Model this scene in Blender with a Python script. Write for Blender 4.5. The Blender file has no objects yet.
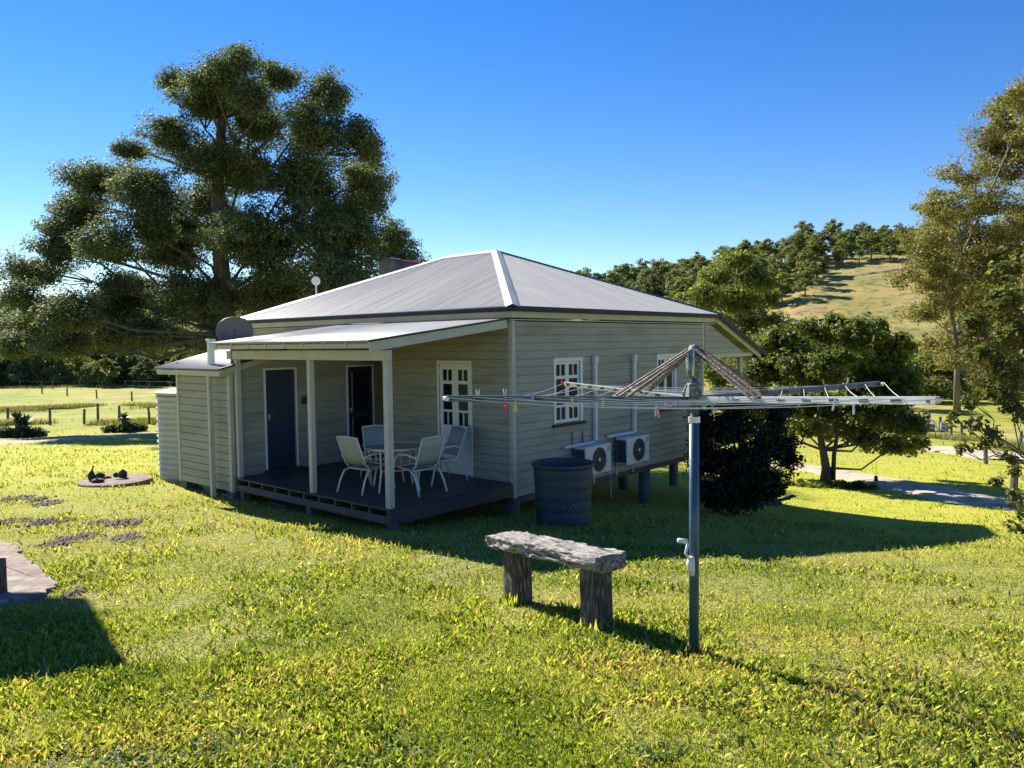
import bpy, math, random
import numpy as np
from mathutils import Vector, Matrix
rng=np.random.default_rng(11); random.seed(5)
SC=bpy.context.scene; COL=SC.collection
# ---------------------------------------------------------------- camera
F=769.;PITCH=math.radians(3.1);ROLL=math.radians(.7);CZ=2.42
fw=np.array([0,math.cos(PITCH),-math.sin(PITCH)]);rt=np.array([1.,0,0]);up=np.cross(rt,fw)
c_,s_=math.cos(ROLL),math.sin(ROLL)
RT=c_*rt-s_*up; UP=s_*rt+c_*up
cam=bpy.data.cameras.new('camera'); co=bpy.data.objects.new('camera',cam); COL.objects.link(co)
cam.sensor_width=36; cam.lens=36*F/1024; cam.clip_end=5000; cam.clip_start=.05
M=Matrix(((RT[0],UP[0],-fw[0],0),(RT[1],UP[1],-fw[1],0),(RT[2],UP[2],-fw[2],CZ),(0,0,0,1)))
co.matrix_world=M; SC.camera=co
def ray(px,py): return fw+RT*(px-512)/F+UP*(384-py)/F
def at(px,py,z):
    r=ray(px,py); return np.array([0,0,CZ])+r*(z-CZ)/r[2]
def atd(px,py,Y):
    r=ray(px,py); return np.array([0,0,CZ])+r*Y/r[1]
def proj(P):
    d=np.asarray(P,float)-np.array([0,0,CZ]); w=d@fw
    return 512+F*(d@RT)/w, 384-F*(d@UP)/w
YAW=math.radians(41.3)
Rv=np.array([math.sin(YAW),math.cos(YAW),0]);Lv=np.array([-math.cos(YAW),math.sin(YAW),0])
CO=np.array([0.005,13.157,0.])
def HW(a,b,z=0): return CO+a*Rv+b*Lv+np.array([0,0,z])
# ---------------------------------------------------------------- terrain
YK=np.array([-60,-5,0,3,5.6,8,11,13.2,17,22,30,40,60,90,130,400])
GT={-1.0:[1.5,1.0,.75,.50,.25,.05,-.10,-.20,-.35,-.75,-1.5,-2.1,-2.9,-3.3,-3.6,-3.6],
    -.45:[1.5,1.0,.75,.48,.22,.02,-.17,-.28,-.42,-.85,-1.5,-2.1,-2.9,-3.3,-3.6,-3.6],
    0.0:[1.5,1.0,.75,.48,.2,-.05,-.33,-.56,-1.0,-1.5,-2.0,-2.5,-3.0,-3.5,-4.0,-4.0],
    .45:[1.5,1.0,.75,.45,.13,-.20,-.72,-1.15,-1.78,-2.2,-2.8,-3.5,-4.6,-5.2,-5.6,-5.6],
    1.0:[1.5,1.0,.75,.42,.1,-.3,-.9,-1.4,-2.1,-2.7,-3.3,-4.0,-5.0,-5.6,-6.0,-6.0]}
UK=sorted(GT)
HU=np.array([-3,-1,-.5,-.2,.0,.115,.207,.245,.297,.375,.5,.7,1,3.])
HH=np.array([6,6,6,8,11,14.5,17.5,20,24,33,34,36,38,30.])   # crest height above camera at 320 m
def smooth(t): t=np.clip(t,0,1); return t*t*(3-2*t)
def vnoise(x,y,seed=0):
    xi=np.floor(x);yi=np.floor(y);fx=x-xi;fy=y-yi;fx=fx*fx*(3-2*fx);fy=fy*fy*(3-2*fy)
    def h(a,b):
        v=np.sin(a*127.1+b*311.7+seed*74.7)*43758.5453; return v-np.floor(v)
    return (h(xi,yi)*(1-fx)+h(xi+1,yi)*fx)*(1-fy)+(h(xi,yi+1)*(1-fx)+h(xi+1,yi+1)*fx)*fy
def G(x,y):
    x=np.asarray(x,float);y=np.asarray(y,float)
    ye=np.where(y>0,np.maximum(y,0.01),y)
    u=np.clip(x/(np.abs(y)+3.5)*1.0,-1,1)
    def base(yy):
        cols=[np.interp(yy,YK,GT[k]) for k in UK]
        out=np.zeros_like(yy)
        for i in range(len(UK)-1):
            t=(u-UK[i])/(UK[i+1]-UK[i]); m=(t>=0)&(t<=1)
            out=np.where(m,cols[i]*(1-smooth(t))+cols[i+1]*smooth(t),out)
        return out
    z=(base(ye*.9)+base(ye)+base(ye*1.1))/3
    r=np.hypot(x,y)
    z=z+(vnoise(x*.5,y*.5,1)-.5)*.05*np.clip((r-1)/6,0,1)+(vnoise(x*.06,y*.06,2)-.5)*.5*smooth((r-30)/60)
    uu=np.where(y>1,x/np.maximum(y,1),np.sign(x)*3)
    crest=np.interp(uu,HU,HH)
    t=smooth((r-150)/200)
    bump=(vnoise(x*.016,y*.016,3)-.5)*5+(vnoise(x*.05,y*.05,4)-.5)*2
    hill=(crest+7.5)*t+bump*t*(y>0)
    return z+hill*(y>0)
def g(x,y): return float(G(np.array([x]),np.array([y]))[0])
_T=np.concatenate([np.linspace(1.5,60,3500),np.linspace(60,600,3000)])
def gnd(px,py):
    r=ray(px,py); P=np.array([0,0,CZ])[None]+r[None]*_T[:,None]
    d=P[:,2]-G(P[:,0],P[:,1]); k=np.argmax(d<0)
    if d[k]>=0: k=len(_T)-1
    return P[k]
# ---------------------------------------------------------------- materials
def mat(name,col,rough=.7,metal=0,var=None,vscale=5,bump=0,bscale=40,spec=.5,trans=0,stretch=None,var2=None,v2scale=60):
    m=bpy.data.materials.new(name); m.use_nodes=True; n=m.node_tree; N=n.nodes; L=n.links
    b=N['Principled BSDF']; b.inputs['Base Color'].default_value=(*col,1); b.inputs['Roughness'].default_value=rough
    b.inputs['Metallic'].default_value=metal; b.inputs['Specular IOR Level'].default_value=spec
    tc=N.new('ShaderNodeTexCoord'); src=tc.outputs['Object']
    if stretch:
        mp=N.new('ShaderNodeMapping'); mp.inputs['Scale'].default_value=stretch; L.new(src,mp.inputs[0]); src=mp.outputs[0]
    last=None
    if var:
        nz=N.new('ShaderNodeTexNoise'); nz.inputs['Scale'].default_value=vscale; nz.inputs['Detail'].default_value=6; L.new(src,nz.inputs[0])
        r=N.new('ShaderNodeValToRGB'); r.color_ramp.elements[0].position=.35; r.color_ramp.elements[1].position=.68
        r.color_ramp.elements[0].color=(*col,1); r.color_ramp.elements[1].color=(*var,1); L.new(nz.outputs[0],r.inputs[0]); last=r.outputs[0]
        if var2:
            nz2=N.new('ShaderNodeTexNoise'); nz2.inputs['Scale'].default_value=v2scale; nz2.inputs['Detail'].default_value=4; L.new(src,nz2.inputs[0])
            r2=N.new('ShaderNodeValToRGB'); r2.color_ramp.elements[0].position=.52; r2.color_ramp.elements[1].position=.66; L.new(nz2.outputs[0],r2.inputs[0])
            mx=N.new('ShaderNodeMixRGB'); L.new(r2.outputs[0],mx.inputs[0]); L.new(last,mx.inputs[1]); mx.inputs[2].default_value=(*var2,1); last=mx.outputs[0]
        L.new(last,b.inputs['Base Color'])
    if bump:
        nb=N.new('ShaderNodeTexNoise'); nb.inputs['Scale'].default_value=bscale; nb.inputs['Detail'].default_value=5; L.new(src,nb.inputs[0])
        bp=N.new('ShaderNodeBump'); bp.inputs['Strength'].default_value=bump; bp.inputs['Distance'].default_value=.02; L.new(nb.outputs[0],bp.inputs['Height']); L.new(bp.outputs[0],b.inputs['Normal'])
    return m
def leafmat(name,cols,trans=.35,rough=.55,spec=.3,scale=.6,tcol=None):
    """foliage: per-leaf random attribute picks a colour; part of the light passes through"""
    m=bpy.data.materials.new(name); m.use_nodes=True; n=m.node_tree; N=n.nodes; L=n.links
    b=N['Principled BSDF']; out=N['Material Output']
    at_=N.new('ShaderNodeAttribute'); at_.attribute_name='rnd'
    oi=N.new('ShaderNodeObjectInfo')
    ad=N.new('ShaderNodeMath'); ad.operation='MULTIPLY_ADD'; L.new(oi.outputs['Random'],ad.inputs[0]); ad.inputs[1].default_value=.3; L.new(at_.outputs['Fac'],ad.inputs[2])
    sb=N.new('ShaderNodeMath'); sb.operation='SUBTRACT'; L.new(ad.outputs[0],sb.inputs[0]); sb.inputs[1].default_value=.15
    r=N.new('ShaderNodeValToRGB'); el=r.color_ramp.elements
    while len(el)<len(cols): el.new(.5)
    for i,(p,c) in enumerate(cols): el[i].position=p; el[i].color=(*c,1)
    L.new(sb.outputs[0],r.inputs[0]); L.new(r.outputs[0],b.inputs['Base Color'])
    b.inputs['Roughness'].default_value=rough; b.inputs['Specular IOR Level'].default_value=spec
    t=N.new('ShaderNodeBsdfTranslucent')
    mx=N.new('ShaderNodeMixRGB'); mx.blend_type='MULTIPLY'; mx.inputs[0].default_value=1; L.new(r.outputs[0],mx.inputs[1]); mx.inputs[2].default_value=(*(tcol or (1.5,1.6,.7)),1)
    L.new(mx.outputs[0],t.inputs[0])
    ms=N.new('ShaderNodeMixShader'); ms.inputs[0].default_value=trans; L.new(b.outputs[0],ms.inputs[1]); L.new(t.outputs[0],ms.inputs[2]); L.new(ms.outputs[0],out.inputs[0])
    return m
MT={}
MT['board']=mat('weatherboard_paint',(.345,.33,.28),.6,var=(.285,.27,.225),vscale=1.5,stretch=(.6,.6,3),bump=.05,bscale=30,var2=(.25,.235,.195),v2scale=1.1)
MT['trim']=mat('cream_trim',(.47,.455,.385),.5,var=(.41,.395,.33),vscale=3)
MT['white']=mat('white_paint',(.72,.73,.72),.4,var=(.66,.67,.66),vscale=4)
MT['navy']=mat('navy_gutter',(.010,.018,.032),.5,var=(.016,.026,.042),vscale=2,spec=.25)
MT['bluedoor']=mat('blue_door',(.012,.024,.055),.45,var=(.016,.03,.065),vscale=2)
MT['roofr']=mat('lit_face_roof_sheet',(.76,.68,.54),.5,metal=.0,var=(.63,.565,.45),vscale=1.6,stretch=(3,.6,1))  # same roof sheeting, colour lightened to imitate a brighter-lit right face
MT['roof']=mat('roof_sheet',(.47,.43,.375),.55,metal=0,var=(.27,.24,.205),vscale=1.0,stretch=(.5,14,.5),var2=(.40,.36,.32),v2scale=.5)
MT['roofl']=mat('light_roof_sheet',(.47,.45,.41),.5,metal=.0,var=(.36,.34,.31),vscale=1.5,stretch=(.5,9,1))
MT['cap']=mat('ridge_cap',(.44,.42,.37),.55,metal=0,var=(.35,.33,.29),vscale=2)
MT['deck']=mat('deck_paint',(.032,.042,.055),.5,var=(.022,.03,.04),vscale=6,bump=.1)
MT['joist']=mat('deck_timber',(.085,.08,.07),.7,var=(.05,.047,.043),vscale=5)
MT['conc']=mat('concrete',(.30,.28,.25),.9,var=(.19,.175,.155),vscale=4,bump=.4,var2=(.36,.30,.28))
MT['disc']=mat('pinkish_concrete',(.27,.19,.15),.95,var=(.16,.115,.09),vscale=5,bump=.6,var2=(.34,.27,.22),v2scale=9)
MT['stump']=mat('stump_paint',(.10,.12,.13),.8,var=(.07,.08,.09),vscale=4)
MT['glass']=mat('window_glass',(.010,.016,.028),.05,spec=.12)
MT['dark']=mat('dark_inside',(.015,.015,.017),.9)
MT['ac']=mat('ac_casing',(.62,.62,.58),.4,var=(.55,.55,.51),vscale=3)
MT['black']=mat('black_plastic',(.02,.021,.022),.5)
MT['fin']=mat('coil_fins',(.13,.14,.14),.5,metal=.5)
MT['tub']=mat('dark_teal_tub',(.030,.046,.055),.6,var=(.048,.062,.07),vscale=3,bump=.1)
MT['tank']=mat('cream_tank',(.50,.48,.39),.5,var=(.42,.40,.32),vscale=2)
MT['mast']=mat('blue_grey_mast',(.035,.085,.125),.35,metal=.2,var=(.055,.115,.16),vscale=6)
MT['galv']=mat('galvanised',(.62,.63,.64),.38,metal=.45,var=(.48,.49,.50),vscale=8)
MT['arm']=mat('dark_blue_arm',(.05,.08,.14),.4,metal=.4,var=(.10,.12,.16),vscale=9)
MT['rust']=mat('rusty_strut',(.18,.125,.09),.8,metal=.0,var=(.07,.045,.035),vscale=18,bump=.3,var2=(.42,.37,.32))
MT['cast']=mat('weathered_casting',(.16,.18,.15),.7,metal=.2,var=(.09,.11,.09),vscale=14,bump=.4,var2=(.42,.42,.38))
MT['wire']=mat('line_wire',(.62,.62,.62),.5)
MT['wood']=mat('weathered_log_top',(.45,.41,.36),.9,var=(.18,.155,.13),vscale=3.5,bump=1.,bscale=8,stretch=(1.6,11,11),var2=(.035,.03,.026),v2scale=3.2)
MT['woodd']=mat('bark_post',(.11,.082,.06),.95,var=(.03,.023,.018),vscale=5,bump=1.,bscale=9,stretch=(8,8,1),var2=(.26,.22,.17),v2scale=9)
MT['post']=mat('grey_fence_post',(.17,.15,.13),.9,var=(.08,.07,.06),vscale=8,bump=.5,stretch=(4,4,1))
MT['fwhite']=mat('powder_coat_cream',(.62,.595,.52),.35)
MT['sling']=mat('sling_fabric',(.40,.41,.33),.8,var=(.36,.37,.29),vscale=30,bump=.2,bscale=300)
MT['slingblue']=mat('grey_sling_fabric',(.30,.33,.36),.8,var=(.26,.29,.32),vscale=30,bump=.2,bscale=300)
MT['tglass']=mat('table_glass',(.08,.13,.13),.05,spec=.7)
MT['red']=mat('red_metal',(.30,.035,.03),.5,var=(.22,.03,.025),vscale=3)
MT['dish']=mat('grey_dish',(.09,.10,.12),.5,var=(.07,.08,.09),vscale=3)
MT['bark']=mat('tree_bark',(.11,.09,.075),.95,var=(.055,.045,.038),vscale=3,bump=.8,bscale=8,stretch=(2,2,.5))
MT['gumbark']=mat('gum_bark',(.22,.185,.15),.85,var=(.10,.08,.065),vscale=.8,bump=.5,bscale=5,stretch=(1,1,.4))
MT['rock']=mat('dark_stone',(.05,.042,.04),.85,var=(.03,.026,.025),vscale=12,bump=.6)
MT['pathstone']=mat('pink_path_stone',(.24,.165,.125),.9,var=(.14,.095,.07),vscale=2.5,bump=.8,bscale=14,var2=(.30,.25,.2),v2scale=6)
MT['gravel']=mat('pink_gravel',(.58,.45,.33),.95,var=(.46,.35,.25),vscale=1.2,bump=.6,bscale=30,var2=(.30,.27,.14),v2scale=1.6)
MT['soil']=mat('dry_soil',(.17,.12,.085),.95,var=(.09,.065,.045),vscale=12,bump=1,bscale=30)
MT['plank']=mat('old_dark_planks',(.05,.045,.045),.85,var=(.10,.085,.08),vscale=5)
# foliage
LM={}
LM['fig']=leafmat('fig_leaves',[(0,(.045,.07,.04)),(.5,(.095,.125,.062)),(1,(.22,.24,.115))],.45,.6,.25,tcol=(1.25,1.3,.8))
LM['gum']=leafmat('gum_leaves',[(0,(.10,.11,.035)),(.5,(.25,.215,.07)),(1,(.50,.34,.14))],.35)
LM['olive']=leafmat('olive_leaves',[(0,(.08,.10,.038)),(.6,(.17,.19,.06)),(1,(.32,.28,.11))],.5,.7,.2)
LM['far']=leafmat('hill_tree_leaves',[(0,(.07,.085,.055)),(.5,(.14,.16,.08)),(1,(.25,.235,.11))],.5,.7,.2)
LM['pale']=leafmat('pale_far_leaves',[(0,(.11,.14,.09)),(.5,(.19,.23,.12)),(1,(.30,.31,.16))],.5,.7,.2)
LM['orch']=leafmat('glossy_dark_leaves',[(0,(.04,.055,.015)),(.5,(.095,.12,.03)),(.85,(.17,.19,.045)),(1,(.26,.25,.08))],.5,.5,.25)
LM['sap']=leafmat('broad_leaves',[(0,(.06,.07,.022)),(.6,(.13,.135,.04)),(1,(.28,.24,.09))],.5,.5,.25)
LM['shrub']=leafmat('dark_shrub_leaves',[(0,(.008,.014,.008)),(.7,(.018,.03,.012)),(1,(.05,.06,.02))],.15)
LM['agave']=leafmat('blade_leaves',[(0,(.035,.065,.03)),(1,(.09,.13,.05))],.15)
LM['grass']=leafmat('grass_blades',[(0,(.08,.14,.025)),(.33,(.20,.28,.045)),(.66,(.38,.42,.075)),(.86,(.55,.54,.17)),(1,(.42,.31,.18))],.5,.5,.3,tcol=(1.35,1.3,.5))
LM['weed']=leafmat('broadleaf_weed',[(0,(.04,.08,.02)),(.6,(.09,.15,.035)),(1,(.25,.30,.06))],.35,.6,.2)
LM['dry']=leafmat('dry_tussock',[(0,(.10,.11,.03)),(.6,(.19,.18,.055)),(1,(.32,.26,.12))],.35)
# ---------------------------------------------------------------- mesh helpers
class MB:
    def __init__(s): s.v=[];s.f=[]
    def add(s,vs,fs):
        o=len(s.v); s.v+= [tuple(map(float,v)) for v in vs]; s.f+=[tuple(i+o for i in f) for f in fs]; return s
    def box(s,a0,a1,b0,b1,z0,z1):
        return s.add([(a0,b0,z0),(a1,b0,z0),(a1,b1,z0),(a0,b1,z0),(a0,b0,z1),(a1,b0,z1),(a1,b1,z1),(a0,b1,z1)],
          [(0,3,2,1),(4,5,6,7),(0,1,5,4),(1,2,6,5),(2,3,7,6),(3,0,4,7)])
    def bar(s,p0,p1,w,h,upv=(0,0,1)):
        p0=Vector(p0);p1=Vector(p1);d=(p1-p0).normalized();u=Vector(upv)
        if abs(d.dot(u))>.98:u=Vector((0,1,0))
        x=d.cross(u).normalized()*w/2;y=x.cross(d).normalized()*h/2
        vs=[p0-x-y,p0+x-y,p0+x+y,p0-x+y,p1-x-y,p1+x-y,p1+x+y,p1-x+y]
        return s.add(vs,[(0,3,2,1),(4,5,6,7),(0,1,5,4),(1,2,6,5),(2,3,7,6),(3,0,4,7)])
    def tube(s,pts,rad,n=10,caps=True):
        pts=[Vector(p) for p in pts]
        if not hasattr(rad,'__len__'): rad=[rad]*len(pts)
        o=len(s.v); prev=None
        for i,p in enumerate(pts):
            d=(pts[min(i+1,len(pts)-1)]-pts[max(i-1,0)]).normalized()
            if prev is None:
                u=Vector((0,0,1)) if abs(d.z)<.9 else Vector((1,0,0)); x=d.cross(u).normalized()
            else: x=(prev-d*prev.dot(d)).normalized()
            prev=x;y=d.cross(x)
            for k in range(n):
                a=2*math.pi*k/n; s.v.append(tuple(p+(x*math.cos(a)+y*math.sin(a))*rad[i]))
        for i in range(len(pts)-1):
            for k in range(n): s.f.append((o+i*n+k,o+i*n+(k+1)%n,o+(i+1)*n+(k+1)%n,o+(i+1)*n+k))
        if caps:
            s.f.append(tuple(o+k for k in range(n))[::-1]); s.f.append(tuple(o+(len(pts)-1)*n+k for k in range(n)))
        return s
    def lathe(s,prof,c=(0,0),n=32,capb=True,capt=True):
        o=len(s.v)
        for (r,z) in prof:
            for k in range(n):
                a=2*math.pi*k/n; s.v.append((c[0]+r*math.cos(a),c[1]+r*math.sin(a),z))
        for i in range(len(prof)-1):
            for k in range(n): s.f.append((o+i*n+k,o+i*n+(k+1)%n,o+(i+1)*n+(k+1)%n,o+(i+1)*n+k))
        if capb: s.f.append(tuple(o+k for k in range(n))[::-1])
        if capt: s.f.append(tuple(o+(len(prof)-1)*n+k for k in range(n)))
        return s
    def build(s,name,m,parent=None,smooth=False,loc=None,bevel=0,disp=0):
        me=bpy.data.meshes.new(name); me.from_pydata(s.v,[],s.f); me.update()
        ob=bpy.data.objects.new(name,me); COL.objects.link(ob); me.materials.append(m)
        if parent: ob.parent=parent
        if loc is not None: ob.location=loc
        if smooth: me.polygons.foreach_set('use_smooth',[True]*len(me.polygons))
        if bevel:
            b=ob.modifiers.new('b','BEVEL'); b.width=bevel; b.segments=2; b.limit_method='ANGLE'
        return ob
def npmesh(name,V,Fc,k,m,parent=None,rnd=None,loc=None):
    """V (n,3), Fc (m,k) faces"""
    me=bpy.data.meshes.new(name); me.vertices.add(len(V)); me.vertices.foreach_set('co',np.ascontiguousarray(V,dtype=np.float32).ravel())
    me.loops.add(Fc.size); me.loops.foreach_set('vertex_index',np.ascontiguousarray(Fc,dtype=np.int32).ravel())
    me.polygons.add(len(Fc)); me.polygons.foreach_set('loop_start',np.arange(0,Fc.size,k,dtype=np.int32))
    if rnd is not None:
        a=me.attributes.new('rnd','FLOAT','POINT'); a.data.foreach_set('value',np.ascontiguousarray(rnd,dtype=np.float32))
    me.update(calc_edges=True); me.materials.append(m)
    ob=bpy.data.objects.new(name,me); COL.objects.link(ob)
    if parent: ob.parent=parent
    if loc is not None: ob.location=loc
    return ob
def tag(o,label=None,cat=None,group=None,kind=None):
    if label:o['label']=label
    if cat:o['category']=cat
    if group:o['group']=group
    if kind:o['kind']=kind
    return o
def empty(name,loc,rz=0):
    o=bpy.data.objects.new(name,None); COL.objects.link(o); o.location=Vector(loc); o.rotation_euler=(0,0,rz); o.empty_display_size=.2; return o
def copy_tree(o,parent=None):
    c=o.copy(); COL.objects.link(c); c.parent=parent
    for ch in [x for x in KIDS.get(o.name,[])]: copy_tree(ch,c)
    return c
KIDS={}
def refresh():
    KIDS.clear()
    for x in bpy.data.objects:
        if x.parent: KIDS.setdefault(x.parent.name,[]).append(x)
HR=math.radians(90)-YAW
def hempty(name,a,b,z): return empty(name,HW(a,b,z),HR)
# ---------------------------------------------------------------- ground
def axis(lo,hi,near,n):
    t=np.linspace(-1,1,n); k=5.0
    v=np.sinh(t*k)/np.sinh(k); return np.where(v<0,-v*lo,v*hi)
xs=axis(-1500,1500,0,420); ys=np.concatenate([-axis(0,-60,0,60)[30:][::-1][:-1] if False else np.linspace(-60,-1,25), 0.2*np.sinh(np.linspace(0,9.6,460))/1.0])
ys=np.unique(np.concatenate([np.linspace(-60,-.5,25),.25*np.sinh(np.linspace(0,9.4,470))]))
X,Y=np.meshgrid(xs,ys); Z=G(X,Y)
V=np.stack([X,Y,Z],-1).reshape(-1,3); nx=len(xs);ny=len(ys)
I=(np.arange(ny-1)[:,None]*nx+np.arange(nx-1)[None]).ravel(); Fc=np.stack([I,I+1,I+nx+1,I+nx],1)
def groundmat():
    m=bpy.data.materials.new('lawn_and_paddock'); m.use_nodes=True; N=m.node_tree.nodes; L=m.node_tree.links; b=N['Principled BSDF']
    ge=N.new('ShaderNodeNewGeometry'); P=ge.outputs['Position']
    def nz(sc,det=5):
        t=N.new('ShaderNodeTexNoise'); t.inputs['Scale'].default_value=sc; t.inputs['Detail'].default_value=det; L.new(P,t.inputs[0]); return t.outputs[0]
    def ramp(s,st):
        r=N.new('ShaderNodeValToRGB'); e=r.color_ramp.elements
        while len(e)<len(st): e.new(.5)
        for i,(p,c) in enumerate(st): e[i].position=p; e[i].color=(*c,1) if len(c)==3 else c
        L.new(s,r.inputs[0]); return r.outputs[0]
    def mix(f,a,c):
        x=N.new('ShaderNodeMixRGB'); L.new(f,x.inputs[0]); L.new(a,x.inputs[1]); L.new(c,x.inputs[2]); return x.outputs[0]
    near=ramp(nz(38,8),[(.38,(.06,.07,.018)),(.5,(.22,.23,.04)),(.62,(.36,.28,.12))])
    mid=ramp(nz(1.7,8),[(.3,(.28,.31,.03)),(.5,(.40,.40,.04)),(.7,(.44,.38,.08))])
    far=ramp(nz(.09,10),[(.32,(.22,.26,.04)),(.5,(.33,.33,.05)),(.62,(.40,.34,.10)),(.72,(.28,.22,.11))])
    hill=ramp(nz(.05,10),[(.3,(.15,.16,.045)),(.43,(.30,.26,.08)),(.6,(.40,.31,.11)),(.7,(.36,.25,.13))])
    vl=N.new('ShaderNodeVectorMath'); vl.operation='LENGTH'; L.new(P,vl.inputs[0])
    def band(a0,a1):
        r=N.new('ShaderNodeMapRange'); r.interpolation_type='SMOOTHSTEP'; r.inputs[1].default_value=a0; r.inputs[2].default_value=a1; L.new(vl.outputs['Value'],r.inputs[0]); return r.outputs[0]
    spk=ramp(nz(.55,12),[(.42,(.75,.78,.7)),(.55,(1,1,1)),(.66,(1.0,.9,.75))])
    def mul(a,c):
        x=N.new('ShaderNodeMixRGB'); x.blend_type='MULTIPLY'; x.inputs[0].default_value=1; L.new(a,x.inputs[1]); L.new(c,x.inputs[2]); return x.outputs[0]
    far=mul(far,spk); hill=mul(hill,ramp(nz(.35,12),[(.38,(.5,.6,.5)),(.5,(1,1,1)),(.7,(1.0,.85,.7))]))
    c=mix(band(8,24),near,mid); c=mix(band(30,55),c,far); c=mix(band(140,200),c,hill)
    L.new(c,b.inputs['Base Color']); b.inputs['Roughness'].default_value=.95; b.inputs['Specular IOR Level'].default_value=.15
    bp=N.new('ShaderNodeBump'); bp.inputs['Strength'].default_value=.8; bp.inputs['Distance'].default_value=.05; L.new(nz(9,8),bp.inputs['Height']); L.new(bp.outputs[0],b.inputs['Normal'])
    return m
go=npmesh('ground',V,Fc,4,groundmat()); go.data.polygons.foreach_set('use_smooth',[True]*len(go.data.polygons)); tag(go,kind='structure')
# draped ribbons
def ribbon(name,pts,w,m,lift=.02,rag=.25,kind='structure',crown=0):
    pts=np.array(pts,float); d=np.r_[0,np.cumsum(np.hypot(*np.diff(pts,axis=0).T))]; n=int(d[-1]/.5)+2
    t=np.linspace(0,d[-1],n); 
    from numpy import interp
    k=max(3,int(3/.5)); 
    cx=interp(t,d,pts[:,0]);cy=interp(t,d,pts[:,1])
    ker=np.ones(k)/k; cx=np.convolve(np.pad(cx,k//2,'edge'),ker,'same')[k//2:k//2+n]; cy=np.convolve(np.pad(cy,k//2,'edge'),ker,'same')[k//2:k//2+n]
    tx=np.gradient(cx);ty=np.gradient(cy);l=np.hypot(tx,ty);nx_,ny_=-ty/l,tx/l
    W=w if np.isscalar(w) else interp(t,d,w)
    mcol=np.linspace(-1,1,9); VV=[];
    for j,s in enumerate(mcol):
        e=(vnoise(t*.9,np.full(n,j*7.3),5)-.5)*rag*(abs(s)>.9)
        off=s*W/2+np.sign(s)*e
        x=cx+nx_*off;y=cy+ny_*off
        VV.append(np.stack([x,y,G(x,y)+lift*(1-abs(s)**6*1.6)],1))
    VV=np.stack(VV,1).reshape(-1,3); I=(np.arange(n-1)[:,None]*9+np.arange(8)[None]).ravel()
    o=npmesh(name,VV,np.stack([I,I+1,I+10,I+9],1),4,m); tag(o,kind=kind); return o,np.stack([cx,cy],1)
dw=[(-60,36),*[tuple(gnd(*p)[:2]) for p in ((2,443),(75,439),(150,434))],(-4,35),(4,30.5),*[tuple(gnd(*p)[:2]) for p in ((800,466),(868,478.5),(945,494),(1008,505))]]
dw.append((dw[-1][0]+6,dw[-1][1]-5)); dw.append((dw[-1][0]+12,dw[-1][1]-6))
drive,dwc=ribbon('driveway',dw,[3,3,3,2.6,2.4,2.4,2.4,2.5,2.5,2.6,2.8,3],MT['gravel'],.06,.5)
tr=[tuple(gnd(*p)[:2]) for p in ((905,449),(940,449),(985,453),(1030,462))]
track,_=ribbon('track',tr,[3.5,5,4.5,4],MT['gravel'],.07,1.5)
ht=[tuple(gnd(*p)[:2]) for p in ((818,283),(850,276),(880,271),(902,268))]
htr,_=ribbon('hill_track',ht,[2,4,6,6],mat('clay_bank',(.33,.22,.12),.95,var=(.22,.18,.07),vscale=.25,bump=.5),.35,4)
# stone path at left edge
pp=[gnd(-60,575),gnd(-20,560),gnd(5,555),gnd(25,574),gnd(55,592)]
def pathmesh():
    mb=MB(); outline=[(-90,545),(-40,538),(0,540),(12,546),(22,552),(20,558),(40,570),(58,588),(45,600),(0,606),(-60,602),(-110,585)]
    pts=[gnd(*p) for p in outline]; c=np.mean(pts,0)
    n=len(pts); vs=[];fs=[]
    fine=[]
    for i in range(n):
        for t in np.linspace(0,1,6)[:-1]:
            q=pts[i]*(1-t)+pts[(i+1)%n]*t; q=q+np.array([rng.normal(0,.025),rng.normal(0,.025),0]); fine.append(q)
    n=len(fine)
    rings=[1.0,.97,.75,.5,.25]
    for k,rr in enumerate(rings):
        for q in fine:
            p=c+(q-c)*rr; z=g(p[0],p[1])+( -.02 if k==0 else .035+.01*rng.random()); vs.append((p[0],p[1],z))
    vs.append((c[0],c[1],g(c[0],c[1])+.035))
    for k in range(len(rings)-1):
        for i in range(n): fs.append((k*n+i,k*n+(i+1)%n,(k+1)*n+(i+1)%n,(k+1)*n+i))
    for i in range(n): fs.append(((len(rings)-1)*n+i,(len(rings)-1)*n+(i+1)%n,len(vs)-1))
    mb.add(vs,fs); o=mb.build('stone_path',MT['pathstone']); tag(o,kind='structure'); return c,pts
pc,ppts=pathmesh()
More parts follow.
